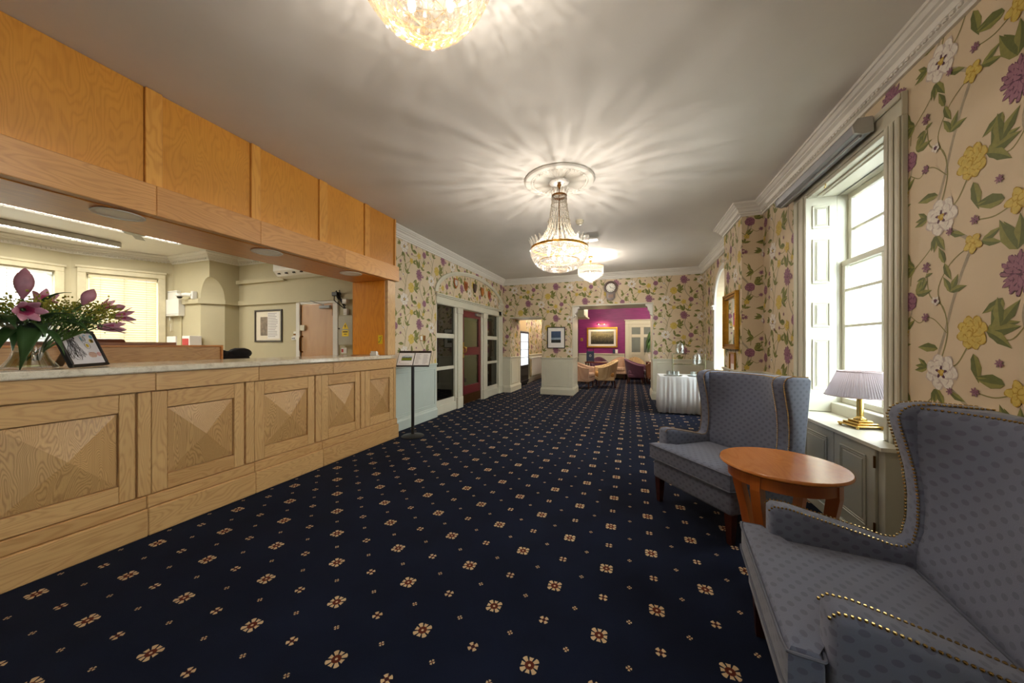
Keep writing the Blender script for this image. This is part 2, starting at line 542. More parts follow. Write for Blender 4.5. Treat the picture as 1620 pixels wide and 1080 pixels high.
def make_tile():
    rnd = random.Random(3)
    tris = []; cnt = [0]
    def nxt(ly):
        cnt[0] += 1
        return ly + cnt[0] * 0.022
    def star(c, pts, mi, ly):
        n = len(pts)
        for i in range(n):
            tris.append(((c, pts[i], pts[(i + 1) % n]), mi, ly))
    def blob(c, rx, ry, ang, mi, ly, wob=.10, n=14):
        ly = nxt(ly); ca, sa = math.cos(ang), math.sin(ang); f1, f2 = rnd.uniform(0, 6), rnd.uniform(0, 6)
        pts = []
        for i in range(n):
            a = 2 * PI * i / n; k = 1 + wob * math.sin(3 * a + f1) + wob * .6 * math.sin(5 * a + f2)
            x, y = rx * k * math.cos(a), ry * k * math.sin(a)
            pts.append((c[0] + x * ca - y * sa, c[1] + x * sa + y * ca))
        star(c, pts, mi, ly)
    def peony(c, r, mids, rings, tilt=0.0, sy=1.0, wob=.10):
        """rings: (petal count, ring radius, petal length, petal width) outer to inner; two-tone petals"""
        for q, (n, rr, pl, pw) in enumerate(rings):
            rot = rnd.uniform(0, 6)
            for i in range(n):
                a = rot + 2 * PI * i / n + rnd.uniform(-.12, .12)
                x, y = rr * r * math.cos(a), rr * r * math.sin(a) * sy
                p = (c[0] + x * math.cos(tilt) - y * math.sin(tilt), c[1] + x * math.sin(tilt) + y * math.cos(tilt))
                aa = a + tilt
                blob(p, pl * r, pw * r, aa, mids[1 if (i + q) % 3 else 2], 3, wob)
                blob((p[0] + .05 * r * math.cos(aa), p[1] + .05 * r * math.sin(aa)), pl * r * .80, pw * r * .78, aa, mids[0], 3, wob)
    def leaf(p, ang, ln, wd=None, ly=2):
        wd = wd or ln * 0.18; ly = nxt(ly)
        a = math.radians(ang); bend = rnd.uniform(-.25, .25) * ln
        sp, up, dn = [], [], []
        for i in range(7):
            t = i / 6; k = math.sin(PI * t ** 0.8) * wd * (1 + .12 * math.sin(i * 2.4))
            x, y = ln * t, bend * t * t
            for lst, off in ((sp, 0), (up, k), (dn, -k)):
                lst.append((p[0] + x * math.cos(a) - (y + off) * math.sin(a), p[1] + x * math.sin(a) + (y + off) * math.cos(a)))
        for side, mi in ((up, 7), (dn, 8)):
            for i in range(6):
                tris.append(((sp[i], sp[i + 1], side[i + 1]), mi, ly)); tris.append(((sp[i], side[i + 1], side[i]), mi, ly))
    def stem(pts, w0, mi, ly=1):
        ly = nxt(ly - .5)
        P = [pts[0]] + pts + [pts[-1]]; ln = []
        for i in range(1, len(P) - 2):
            for k in range(6):
                t = k / 6
                ln.append(tuple(0.5 * ((2 * P[i][d]) + (-P[i - 1][d] + P[i + 1][d]) * t + (2 * P[i - 1][d] - 5 * P[i][d] + 4 * P[i + 1][d] - P[i + 2][d]) * t * t + (-P[i - 1][d] + 3 * P[i][d] - 3 * P[i + 1][d] + P[i + 2][d]) * t ** 3) for d in (0, 1)))
        ln.append(pts[-1])
        L, R = [], []
        for i in range(len(ln)):
            a, b = ln[max(i - 1, 0)], ln[min(i + 1, len(ln) - 1)]
            dx, dy = b[0] - a[0], b[1] - a[1]; q = math.hypot(dx, dy) or 1
            L.append((ln[i][0] - dy / q * w0, ln[i][1] + dx / q * w0)); R.append((ln[i][0] + dy / q * w0, ln[i][1] - dx / q * w0))
        for i in range(len(ln) - 1):
            tris.append(((L[i], L[i + 1], R[i + 1]), mi, ly)); tris.append(((L[i], R[i + 1], R[i]), mi, ly))
    # branches and stems
    stem([(-.03, .06), (.02, .2), (.06, .34), (.11, .48), (.16, .59)], .0075, 10)
    stem([(.02, -.06), (.08, -.10), (.165, -.17)], .009, 10)
    stem([(.40, .34), (.385, .24), (.43, .12), (.50, .02), (.49, -.12)], .010, 10)
    stem([(-.19, .34), (-.215, .24), (-.28, .12)], .005, 10)
    stem([(-.01, -.07), (-.07, -.15), (-.17, -.23)], .0032, 9)
    stem([(.0, .07), (.035, .2), (.01, .33), (-.07, .4), (-.09, .52)], .0036, 9)
    stem([(.02, .3), (-.02, .42), (.05, .54), (.15, .6)], .003, 9)
    stem([(.14, .13), (.09, .05), (.03, .02)], .0036, 9)
    stem([(-.27, .68), (-.2, .6), (-.2, .47)], .0034, 9)
    stem([(-.095, .29), (-.04, .27), (.03, .2)], .0025, 9)
    stem([(.36, -.06), (.27, -.09), (.19, -.08)], .003, 9)
    stem([(.24, .19), (.33, .16), (.39, .22)], .003, 9)
    stem([(-.20, .30), (-.14, .26), (-.10, .28)], .0024, 9)
    stem([(.47, .62), (.42, .66), (.36, .72)], .0034, 9)
    for p, angs, ln in (((-.085, .02), (140, 172, 205), .085), ((-.03, -.085), (238, 268, 300), .095), ((.05, .40), (62, 22, 105), .09), ((-.02, .12), (170,), .13),
                        ((.23, .20), (26, 4, -22), .14), ((.17, .10), (282,), .13), ((.21, .61), (12, -30), .09), ((.36, .53), (104, 74, 128), .15), ((.30, .34), (222, 250), .12),
                        ((.29, .22), (58, 98), .13), ((-.16, .42), (62, 28, -8), .10), ((.31, -.03), (156, 184), .12), ((.02, .55), (-80, 110), .09), ((-.10, .50), (200, 250, 30), .055),
                        ((-.27, .13), (120, 70, 20), .08), ((-.17, -.22), (190, 230, 150), .09), ((.47, .62), (60, 20), .09), ((.05, -.09), (-40,), .09), ((-.2, .60), (120,), .08)):
        for a in angs:
            leaf(p, a, ln * rnd.uniform(.85, 1.1))
    peony((0, 0), .092, (0, 1, 1), ((7, .58, .46, .40), (6, .36, .36, .32), (5, .2, .22, .2)))
    for i in range(5):
        a = i * 2 * PI / 5 + .3
        blob((.022 * math.cos(a), .022 * math.sin(a)), .013, .007, a, 6, 3.2)
    blob((0, 0), .017, .017, 0, 3, 3.3, .2); blob((.003, .003), .009, .009, 0, 2, 3.3, .2)
    peony((.165, .197), .080, (2, 3, 3), ((8, .56, .42, .34), (7, .36, .34, .30), (5, .16, .24, .22)), sy=1.05)
    peony((-.207, .383), .054, (4, 5, 5), ((7, .58, .42, .44), (5, .30, .32, .34), (3, .10, .2, .2)))
    peony((.374, .43), .082, (4, 5, 6), ((13, .66, .36, .15), (12, .50, .34, .15), (10, .34, .30, .14), (7, .16, .24, .13)), tilt=.35, sy=1.25, wob=.16)
    for c, r in (((.17, .608), .050), ((.365, -.06), .058), ((.48, .60), .034)):
        peony(c, r, (2, 3, 3), ((5, .5, .46, .36), (4, .22, .3, .24)))
    for c, r in (((-.09, .552), .028), ((-.095, .286), .025), ((.18, -.077), .023), ((.05, .70), .020), ((-.25, .02), .026), ((.29, .06), .02)):
        peony(c, r, (4, 6, 5), ((7, .58, .42, .2), (4, .22, .3, .2)))
    peony((-.03, .367), .026, (0, 1, 1), ((5, .5, .46, .4),)); blob((-.03, .367), .010, .010, 0, 6, 3.2)
    return tris
TILE = make_tile()
TW, TH = 0.72, 0.79

def clip_tri(pts, r):
    for ax, lim, sg in ((0, r[0], 1), (0, r[1], -1), (1, r[2], 1), (1, r[3], -1)):
        out = []
        n = len(pts)
        for i in range(n):
            a, b = pts[i], pts[(i + 1) % n]
            da, db = (a[ax] - lim) * sg, (b[ax] - lim) * sg
            if da >= 0:
                out.append(a)
            if (da >= 0) != (db >= 0):
                t = da / (da - db)
                out.append((a[0] + (b[0] - a[0]) * t, a[1] + (b[1] - a[1]) * t))
        pts = out
        if len(pts) < 3:
            return None
    return pts

def wallpaper(parent, org, adir, nrm, rects, anchor):
    """rects in wall coordinates (a0,a1,z0,z1); a measured along adir from org; anchor = (a,z) of one white flower"""
    b = B()
    A, N = Vector(adir), Vector(nrm)
    for r in rects:
        i0 = math.floor((r[0] - anchor[0] - .7) / TW); i1 = math.ceil((r[1] - anchor[0] + .5) / TW)
        for i in range(i0, i1 + 1):
            zo = anchor[1] + (TH / 2 if i % 2 else 0)
            j0 = math.floor((r[2] - zo - .9) / TH); j1 = math.ceil((r[3] - zo + .4) / TH)
            for j in range(j0, j1 + 1):
                oa, oz = anchor[0] + i * TW, zo + j * TH
                if oa + .66 < r[0] or oa - .42 > r[1] or oz + .85 < r[2] or oz - .36 > r[3]:
                    continue
                for tr, mi, ly in TILE:
                    p = [(q[0] + oa, q[1] + oz) for q in tr]
                    ax = [q[0] for q in p]; az = [q[1] for q in p]
                    if max(ax) <= r[0] or min(ax) >= r[1] or max(az) <= r[2] or min(az) >= r[3]:
                        continue
                    if min(ax) < r[0] or max(ax) > r[1] or min(az) < r[2] or max(az) > r[3]:
                        p = clip_tri(p, r)
                        if not p:
                            continue
                    off = 0.0004 + 0.00032 * ly
                    b.add([(org[0] + A.x * q[0] + N.x * off, org[1] + A.y * q[0] + N.y * off, q[1]) for q in p], [tuple(range(len(p)))], mi)
    me = bpy.data.meshes.new('wallpaper_print')
    me.from_pydata(b.v, [], b.f)
    for q in PRINT:
        me.materials.append(q)
    me.polygons.foreach_set('material_index', b.mi)
    o = bpy.data.objects.new('wallpaper_print', me)
    COL.objects.link(o); o.parent = parent
    o['kind'] = 'stuff'
    o['label'] = 'trailing flowers and leaves printed on the tan wallpaper'
    return o

# ------------------------------------------------------------------ floor and ceilings
b = B(); b.box((-9.4, YB - .2, -.12), (4.5, 13.7, 0))
struct('floor', b, M_CARPET, label='navy carpet woven with cream and rust flowers')
b = B(); b.box((-3.02, YB - .2, ZC), (XR + .4, YF2, ZC + .12))
struct('ceiling', b, M_CEIL, label='plain off-white lobby ceiling')
b = B(); b.box((-9.4, YB - .2, ZC), (-3.02, 4.7, ZC + .12))
struct('ceiling_office', b, M_WHITE)
b = B(); b.box((-4.1, YF2, 2.75), (4.5, 13.7, 2.87)); b.box((-6.0, 4.7, ZC), (-3.02, YF2, ZC + .12))
struct('ceiling_lounge', b, M_CEIL)

b = B(); b.box((-9.0, YB, .0), (-3.65, 4.48, .012)); struct('floor_office_bounce', b, mat('beige_bounce_floor', (200, 188, 164), .95, var=.05, bump=.3))  # unseen pale floor layer added to bounce light up into the office

# ------------------------------------------------------------------ walls of the lobby
def dado_set(parent, path, panels, mt, rail=DADO):
    b = B()
    sweep(b, path, [(0, rail - .055), (.012, rail - .05), (.014, rail - .02), (.03, rail - .012), (.03, rail + .006), (0, rail + .012)])
    ob('dado_rail', b, mt, parent)
    b = B()
    sweep(b, path, [(0, 0), (.032, 0), (.032, SKIRT - .04), (.022, SKIRT - .02), (.018, SKIRT), (0, SKIRT + .008)])
    ob('skirting', b, mt, parent)
    b = B()
    sweep(b, path, [(0, SKIRT), (.007, SKIRT), (.007, rail - .04), (0, rail - .04)])
    ob('dado_board', b, mt, parent)
    for axis, at, a0, a1, z0, z1, out in panels:
        b = B()
        framed_rect(b, axis, at, a0, a1, z0, z1, .012, .008, .003, out)
        ob('panel_moulding', b, mt, parent)

# left wall (with the glazed screen opening 5.09..8.2)
b = B()
TS = 0.16
b.box((XL - TS, 3.80, 0), (XL, 5.09, ZC)); b.box((XL - TS, 8.20, 0), (XL, 9.30, ZC)); b.box((XL - TS, 10.45, 0), (XL, 13.4, ZC)); b.box((XL - TS - .65, 9.2, 0), (XL - TS - .5, 10.55, ZC)); b.box((XL - TS - .5, 9.2, 0), (XL - TS, 9.30, ZC)); b.box((XL - TS - .5, 10.45, 0), (XL - TS, 10.55, ZC)); b.box((XL - TS, 5.09, 2.0), (XL, 8.20, ZC))
wl = struct('wall_left', b, M_PAPER, label='tan floral wallpapered wall beyond the reception desk')
wallpaper(wl, (XL, 0, 0), (0, 1, 0), (1, 0, 0), [(3.80, 5.09, DADO, 2.82), (5.09, 8.20, 2.15, 2.82), (8.20, YF, DADO, 2.82), (10.45, 13.2, DADO, 2.75)], (4.22, 1.93))
dado_set(wl, [(XL, 3.80), (XL, 5.09)], [('x', XL + .007, 3.87, 5.04, .22, .84, 1)], M_SAGE)
b = B()
dado_set(wl, [(XL, 10.45), (XL, 13.3)], [], M_PAINT)

# far wall: two openings
b = B()
b.box((XL, YF, 0), (-2.99, YF2 + .05, ZC)); b.box((-2.13, YF, 0), (-1.36, YF2, ZC)); b.box((.48, YF, 0), (XR + .4, YF2, ZC))
b.box((-2.99, YF, 1.96), (-2.13, YF2, ZC)); b.box((-1.36, YF, 2.21), (.48, YF2, ZC))
wf = struct('wall_far', b, M_PAPER, label='tan floral wallpapered end wall with two openings')
wallpaper(wf, (0, YF, 0), (1, 0, 0), (0, -1, 0), [(XL, -2.99, DADO, 2.82), (-2.99, -2.13, 1.96, 2.82), (-2.13, -1.36, DADO, 2.82), (-1.36, .48, 2.22, 2.82), (.48, XR, DADO, 2.82)], (-1.42, 2.66))
wallpaper(wf, (-2.99, 0, 0), (0, 1, 0), (1, 0, 0), [(YF, YF2, DADO, 1.96)], (8.6, 1.3))
dado_set(wf, [(XL, YF), (-2.99, YF), (-2.99, YF2 + .05)], [('x', -2.983, 8.42, 9.06, .22, .84, 1)], M_PAINT)
dado_set(wf, [(-2.13, YF2), (-2.13, YF), (-1.36, YF), (-1.36, YF2)], [('y', YF - .007, -2.06, -1.43, .22, .84, -1), ('x', -1.353, 8.42, 9.06, .22, .84, 1)], M_PAINT)
dado_set(wf, [(.48, YF2), (.48, YF), (XR, YF)], [('y', YF - .007, .56, 1.4, .22, .84, -1)], M_PAINT)
b = B(); b.box((-1.37, YF - .006, 2.185), (.49, YF2 + .01, 2.215), .004); b.box((-1.36, YF - .008, DADO), (-1.345, YF2, 2.2), .003); b.box((.465, YF - .008, DADO), (.481, YF2, 2.2), .003)
ob('opening_lining', b, M_PAINT, wf)
b = B(); b.box((-2.99, YF - .004, 1.945), (-2.13, YF2 + .01, 1.965), .003)
ob('opening_lining', b, M_PAINT, wf)

# right wall with the sash window, an arched window beyond the pier, and an added window behind the camera
WY0, WY1, WZ0, WZ1 = 2.66, 3.69, 0.60, 2.56
AY0, AY1, AZS = 6.00, 7.16, 1.95
AR = (AY1 - AY0) / 2
T1 = 0.36
b = B()
def rw(y0, y1, z0, z1):
    b.box((XR, y0, z0), (XR + T1, y1, z1))
VY0, VY1 = -1.6, -0.5
rw(YB, VY0, 0, ZC); rw(VY0, VY1, 0, .65); rw(VY0, VY1, WZ1, ZC); rw(VY1, WY0, 0, ZC)
rw(WY0, WY1, 0, WZ0); rw(WY0, WY1, WZ1, ZC); rw(WY1, AY0, 0, ZC); rw(AY0, AY1, 0, .60); rw(AY1, YF2, 0, ZC)
AC_ = (AY0 + AY1) / 2
arc = [(AC_ - AR * math.cos(PI * i / 20), AZS + AR * math.sin(PI * i / 20)) for i in range(21)]
b.prism([(AY0, ZC)] + [(AY0, AZS)] + arc[1:11] + [(AC_, ZC)], 'x', XR, XR + T1)
b.prism([(AC_, ZC)] + arc[10:20] + [(AY1, AZS), (AY1, ZC)], 'x', XR, XR + T1)
b.box((PX_, PY0, 0), (XR, PY1, ZC))
wr = struct('wall_right', b, M_PAPER, label='tan floral wallpapered wall with the sash window and a projecting pier')
# wall coordinate a runs towards the camera: a = -Y
wallpaper(wr, (XR, 0, 0), (0, -1, 0), (-1, 0, 0), [(-2.56, -VY1 - .12, DADO, 2.82), (-WY0, -2.56, 2.70, 2.82), (-WY1, -WY0, 2.66, 2.82), (-PY0, -WY1 - .22, DADO, 2.82), (-WY1 - .22, -WY1, 2.70, 2.82), (-AY0 + .1, -PY1, DADO, 2.82), (-YF, -AY1 - .1, DADO, 2.82), (-AY1 - .1, -AY0 + .1, 2.64, 2.82)], (-2.344, 1.109))
wallpaper(wr, (PX_, 0, 0), (0, -1, 0), (-1, 0, 0), [(-PY1, -PY0, DADO, 2.82)], (-5.05, 1.35))
wallpaper(wr, (0, PY0, 0), (1, 0, 0), (0, -1, 0), [(PX_, XR, DADO, 2.82)], (1.56, 1.56))
dado_set(wr, [(XR, YF), (XR, AY1 + .1)], [], M_PAINT)
dado_set(wr, [(XR, AY0 - .1), (XR, PY1), (PX_, PY1), (PX_, PY0), (XR, PY0), (XR, WY1 + .24)], [], M_PAINT)
dado_set(wr, [(XR, WY0 - .11), (XR, VY1 + .1)], [('x', XR - .007, 1.3, 2.4, .22, .84, -1), ('x', XR - .007, -.2, 1.1, .22, .84, -1)], M_PAINT)
b = B(); b.box((-9.4, YB - .15, 0), (XR + .4, YB, ZC))
wb = struct('wall_back', b, M_PAPER, label='tan wall behind the viewer')
dado_set(wb, [(XR, YB), (-3.0, YB)], [], M_PAINT)

# cornices
CORN = [(0, 2.80), (.018, 2.80), (.022, 2.818), (.036, 2.824), (.036, 2.842), (.046, 2.846), (.056, 2.872), (.078, 2.886), (.078, 2.898), (.092, 2.904), (.108, 2.922), (.118, 2.924), (.118, ZC), (0, ZC)]
CPATH = [(XL, 3.80), (XL, YF), (XR, YF), (XR, PY1), (PX_, PY1), (PX_, PY0), (XR, PY0), (XR, YB), (-3.0, YB)]
b = B(); sweep(b, CPATH, CORN)
tr = struct('trim_1', b, M_WHITE, label='white moulded plaster cornice around the lobby ceiling')
b = B()
y = 4.7
while y > -.2:
    b.ball((XR - .041, y, 2.834), (.010, .016, .011), 6, 4); y -= .04
for y in [YF - .06 - i * .04 for i in range(60)]:
    if y > PY1 + .05:
        b.ball((XR - .041, y, 2.834), (.010, .016, .011), 6, 4)
for i in range(20):
    b.ball((PX_ - .041, PY0 + i * .04, 2.834), (.010, .016, .011), 6, 4)
ob('bead_moulding', b, M_WHITE, tr, kind='stuff')

# ------------------------------------------------------------------ window_1: sash window with panelled shutters
def sash_window(name, y0, y1, z0, z1, x, label):
    b = B()
    b.box((x - .02, y0, z0), (x + .12, y0 + .055, z1), .004); b.box((x - .02, y1 - .055, z0), (x + .12, y1, z1), .004); b.box((x - .02, y0, z1 - .07), (x + .12, y1, z1), .004); b.box((x - .06, y0, z0), (x + .14, y1, z0 + .09), .006)
    b.box((x - .045, y0 + .0, z0 + .09), (x - .02, y0 + .03, z1), .003); b.box((x - .045, y1 - .03, z0 + .09), (x - .02, y1, z1), .003)
    wdw = struct(name, b, M_PAINT, label=label)
    zm = (z0 + z1) / 2 + .30
    a0, a1 = y0 + .055, y1 - .055
    for nm, xx, q0, q1 in (('upper_sash', x + .055, zm - .02, z1 - .07), ('lower_sash', x + .012, z0 + .09, zm + .03)):
        b = B()
        framed_rect(b, 'x', xx, a0, a1, q0, q1, .045, .036, .004)
        s = ob(nm, b, M_PAINT, wdw)
        rows = [q0 + .045, (q0 + q1) / 2 + .0, q1 - .045]
        if nm == 'lower_sash':
            rows = [q0 + .045, q0 + (q1 - q0) * .54, q0 + (q1 - q0) * .79, q1 - .045]
        w3 = (a1 - a0 - .09)
        ym = [a0 + .045, a0 + .045 + w3 * .5, a1 - .045] if nm == 'lower_sash' else [a0 + .045, a1 - .045]
        for k in range(1, len(ym) - 1):
            b = B(); b.box((xx + .004, ym[k] - .011, q0 + .03), (xx + .03, ym[k] + .011, q1 - .03), .004); ob('glazing_bar', b, M_PAINT, s)
        for k in range(1, len(rows) - 1):
            b = B(); b.box((xx + .005, a0 + .03, rows[k] - .011), (xx + .031, a1 - .03, rows[k] + .011), .004); ob('glazing_bar', b, M_PAINT, s)
        for i in range(len(rows) - 1):
            for j in range(len(ym) - 1):
                b = B(); b.box((xx + .016, ym[j], rows[i]), (xx + .019, ym[j + 1], rows[i + 1])); ob('pane', b, M_GLASS, s)
    return wdw
XW = 1.69
w1 = sash_window('window_1', WY0 - .03, WY1 + .03, .665, 2.60, XW, 'white painted sash window beside the floral wall')
# shutters on both reveals, four raised panels each
for yy, sg in ((WY1, -1), (WY0, 1)):
    b = B(); b.box((XR - .04, yy, .672), (XW - .02, yy + sg * .03, WZ1 + .0), .003)
    sh = ob('shutter', b, M_PAINT, w1)
    for z0, z1 in ((.86, 1.30), (1.40, 1.62), (1.78, 2.17), (2.26, 2.46)):
        b = B()
        x0, x1 = XR + .005, XW - .065
        y0 = yy + sg * .03
        framed_rect(b, 'y', y0, x0, x1, z0, z1, .014, .010, .004, sg)
        framed_rect(b, 'y', y0, x0 + .022, x1 - .022, z0 + .022, z1 - .022, .005, .005, .002, sg)
        b.box((x0 + .03, y0, z0 + .03), (x1 - .03, y0 + sg * .008, z1 - .03), .006)
        ob('raised_panel', b, M_PAINT, sh)
# panelled soffit of the reveal
b = B(); b.box((XR - .03, WY0, WZ1 - .03), (XW, WY1, WZ1), .003)
so = ob('soffit_board', b, M_PAINT, w1)
b = B()
b.box((XR + .02, WY0 + .08, WZ1 - .042), (XW - .05, WY1 - .08, WZ1 - .03), .005); b.box((XR + .045, WY0 + .11, WZ1 - .05), (XW - .075, WY1 - .11, WZ1 - .04), .004)
ob('raised_panel', b, M_PAINT, so)
# architrave
def architrave(y0, y1, zt, parts):
    for p0, p1 in parts:
        b = B(); b.box((XR - .028, p0, 0), (XR, p1, zt), .003)
        w_ = p1 - p0
        b.box((XR - .045, p0 + w_ * .05, 0), (XR - .028, p0 + w_ * .30, zt), .006); b.box((XR - .040, p0 + w_ * .62, 0), (XR - .028, p0 + w_ * .92, zt), .006)
        ob('architrave', b, M_PAINT, w1)
architrave(0, 0, WZ1 + .004, ((WY1 + .005, WY1 + .225), (WY0 - .10, WY0 - .002)))
b = B(); b.box((XR - .030, WY0 - .10, WZ1 + .005), (XR, WY1 + .225, 2.70), .003); b.box((XR - .045, WY0 - .10, 2.655), (XR - .03, WY1 + .225, 2.695), .006)
ob('architrave', b, M_PAINT, w1)
b = B(); b.tube([(XR - .03, 3.36, WZ1 - .03), (XR - .03, 3.36, WZ1 - .05), (XR - .03, 3.372, WZ1 - .06), (XR - .03, 3.38, WZ1 - .05)], .003, 6)
ob('hook', b, M_BRASS, w1)

# window added behind the viewer to let in daylight
w4 = sash_window('added_window_4', VY0, VY1, .65, WZ1, XW, 'plain sash window added behind the viewer for daylight')

# arched window beyond the pier
b = B()
ring = lambda r, x: [(x, AC_ - r * math.cos(PI * i / 20), AZS + r * math.sin(PI * i / 20)) for i in range(21)]
def arch_band(b, r0, r1, x0, x1):
    A0, A1, C0, C1 = ring(r0, x0), ring(r1, x0), ring(r0, x1), ring(r1, x1)
    b.rings([[A0[i], A1[i], C1[i], C0[i]] for i in range(21)])
arch_band(b, AR - .05, AR + .0, XR + .20, XR + .28)
b.box((XR + .20, AY0, .6), (XR + .28, AY0 + .05, AZS)); b.box((XR + .20, AY1 - .05, .6), (XR + .28, AY1, AZS)); b.box((XR + .16, AY0, .6), (XR + .3, AY1, .66))
w5 = struct('window_5', b, M_WHITE, label='white arched window beyond the papered pier')
b = B(); arch_band(b, AR, AR + .09, XR - .03, XR); b.box((XR - .03, AY0 - .09, .0), (XR, AY0, AZS), .004); b.box((XR - .03, AY1, .0), (XR, AY1 + .09, AZS), .004)
ob('arch_casing', b, M_WHITE, w5)
for yy in (AY0 - .045, AY1 + .045):
    b = B(); b.box((XR - .06, yy - .06, AZS - .06), (XR, yy + .06, AZS), .012); b.box((XR - .07, yy - .07, AZS), (XR, yy + .07, AZS + .03), .006)
    ob('capital', b, M_WHITE, w5)
b = B(); b.box((XR + .235, AC_ - .015, .66), (XR + .26, AC_ + .015, AZS + AR - .05)); b.box((XR + .235, AY0 + .05, AZS - .015), (XR + .26, AY1 - .05, AZS + .015)); b.box((XR + .235, AY0 + .05, 1.3), (XR + .26, AY1 - .05, 1.325))
ob('glazing_bar', b, M_WHITE, w5)
b = B(); b.prism([(AY0 + .03, .66), (AY1 - .03, .66), (AY1 - .03, AZS)] + [(AC_ + (AR - .03) * math.cos(PI * i / 16), AZS + (AR - .03) * math.sin(PI * i / 16)) for i in range(1, 16)] + [(AY0 + .03, AZS)], 'x', XR + .245, XR + .248)
ob('pane', b, M_GLASS, w5)

# outside: white rendered house across the yard, ground
M_RENDER = mat('white_render', (236, 234, 228), 0.8, var=0.03, vscale=2)
b = B(); b.box((3.2, -8, -1.2), (26, 22, -1.0))
gr = struct('ground', b, mat('paving_outside', (190, 188, 184), 0.9, var=0.1), label='pale paving outside the window')
hs = thing('house', 'white rendered house seen through the sash window', 'house', (7.0, 6.0, -1.0))
b = B(); b.box((7.0, 2.6, -1.0), (12.0, 16.0, 6.5)); ob('wall', b, M_RENDER, hs, world=True)
b = B(); b.tube([(6.98, 8.10, 4.0), (6.9, 8.10, 4.0), (6.86, 8.02, 4.15), (6.9, 8.1, 4.3), (6.88, 8.0, 3.8)], .03, 6); ob('wall_bracket', b, M_GREYPL, hs, world=True)
for yy in (3.6, 12.0):
    b = B(); b.box((6.96, yy, .6), (7.02, yy + 1.0, 2.2)); wq = ob('window', b, M_GREYPL, hs, world=True)

# ------------------------------------------------------------------ door_1: arched glazed screen with maroon door
XS = XL - .06
b = B()
b.box((XL - .12, 5.09, 0), (XL - .03, 5.17, 2.0), .004)
b.box((XL - .12, 8.02, 0), (XL - .03, 8.20, 2.0), .004)
d1 = struct('door_1', b, M_PAINT, label='arched cream screen of dark panes around a maroon door')
b = B(); b.box((XL - .10, 5.09, 1.97), (XL + .012, 8.20, 2.10), .004); b.box((XL - .10, 5.07, 2.10), (XL + .03, 8.22, 2.125), .006); b.box((XL - .10, 5.05, 2.125), (XL + .045, 8.24, 2.155), .008); b.box((XL, 5.09, 1.985), (XL + .02, 8.2, 2.0), .004)
ob('entablature', b, M_PAINT, d1)
for (g0, g1) in ((5.17, 5.80), (7.37, 8.02)):
    for i, (z0, z1) in enumerate(((.25, .79), (.85, 1.37), (1.455, 1.965))):
        b = B(); b.box((XS - .003, g0, z0), (XS + .003, g1, z1)); ob('pane', b, M_SCREENGLASS, d1)
    for z0, z1 in ((0, .25), (.79, .85), (1.37, 1.455)):
        b = B(); b.box((XL - .10, g0, z0), (XL - .035, g1, z1), .005); ob('rail', b, M_PAINT, d1)
    b = B(); b.box((XL - .04, g0 - .02, 0), (XL - .012, g1 + .02, .16), .006); ob('skirting', b, M_PAINT, d1)
for y0, y1 in ((5.80, 6.12), (7.02, 7.37)):
    b = B(); b.box((XL - .12, y0, 0), (XL - .02, y1, 1.97), .004); b.box((XL - .02, y0 + .08, .22), (XL + .005, y1 - .08, 1.90), .004); b.box((XL - .02, y0 + .05, 0), (XL + .02, y1 - .05, .22), .005); b.box((XL - .02, y0 + .05, 1.86), (XL + .02, y1 - .05, 1.97), .006)
    for k in range(26):
        b.box((XL + .005, y0 + .12, .3 + k * .06), (XL + .008, y1 - .12, .345 + k * .06))
    ob('pilaster', b, M_PAINT, d1)
b = B(); b.box((XL - .02, 8.02, 0), (XL + .012, 8.30, 2.3), .005); b.box((XL - .02, 8.05, 0), (XL + .03, 8.28, .2), .005); b.box((XL, 8.0, 2.27), (XL + .045, 8.31, 2.32), .008)
ob('pilaster', b, M_PAINT, d1)
b = B()
def earc(k, x):
    t = PI * k / 32
    return None
rg = []
for k in range(33):
    t = PI * k / 32
    cy, cz, ry, rz = 6.68, 2.17, 1.56, .50
    c, s = -math.cos(t), math.sin(t)
    rg.append([(XL, cy + c * ry, cz + s * rz), (XL + .03, cy + c * ry, cz + s * rz), (XL + .045, cy + c * (ry + .04), cz + s * (rz + .04)), (XL + .03, cy + c * (ry + .09), cz + s * (rz + .075)), (XL, cy + c * (ry + .09), cz + s * (rz + .075))])
b.rings(rg)
ob('arch_moulding', b, M_PAINT, d1, smooth=True)
b = B()
for q0, q1, z0, z1 in ((6.12, 6.21, .03, 1.955), (6.92, 7.02, .03, 1.955), (6.21, 6.92, .03, .40), (6.21, 6.92, 1.03, 1.20), (6.21, 6.92, 1.82, 1.955)):
    b.box((XS - .022, q0, z0), (XS + .022, q1, z1), .004)
lf = ob('door_leaf', b, M_RED, d1, label='maroon door leaf with two glass panes')
for z0, z1 in ((.40, 1.03), (1.20, 1.82)):
    b = B(); b.box((XS - .003, 6.21, z0), (XS + .003, 6.92, z1)); ob('pane', b, glassy('door_glass', (176, 190, 182), .06), lf)
b = B(); b.box((XS + .022, 6.14, .035), (XS + .026, 7.0, .22)); ob('kick_plate', b, M_BRONZE, lf)
b = B(); b.box((XS + .022, 6.135, .98), (XS + .028, 6.20, 1.30), .002); b.tube([(XS + .028, 6.17, 1.08), (XS + .07, 6.19, 1.09), (XS + .08, 6.2, 1.14), (XS + .07, 6.19, 1.20), (XS + .028, 6.17, 1.21)], .010, 8); b.box((XS + .028, 6.2, 1.17), (XS + .05, 6.3, 1.2), .004)
ob('handle', b, M_BRASS, lf, smooth=True)
b = B(); b.box((XS + .022, 6.72, 1.88), (XS + .07, 6.96, 1.935), .008); b.tube([(XS + .05, 6.8, 1.945), (XS + .12, 6.95, 1.95), (XS + .03, 7.08, 1.96)], .008, 6)
ob('door_closer', b, M_CHROME, lf)
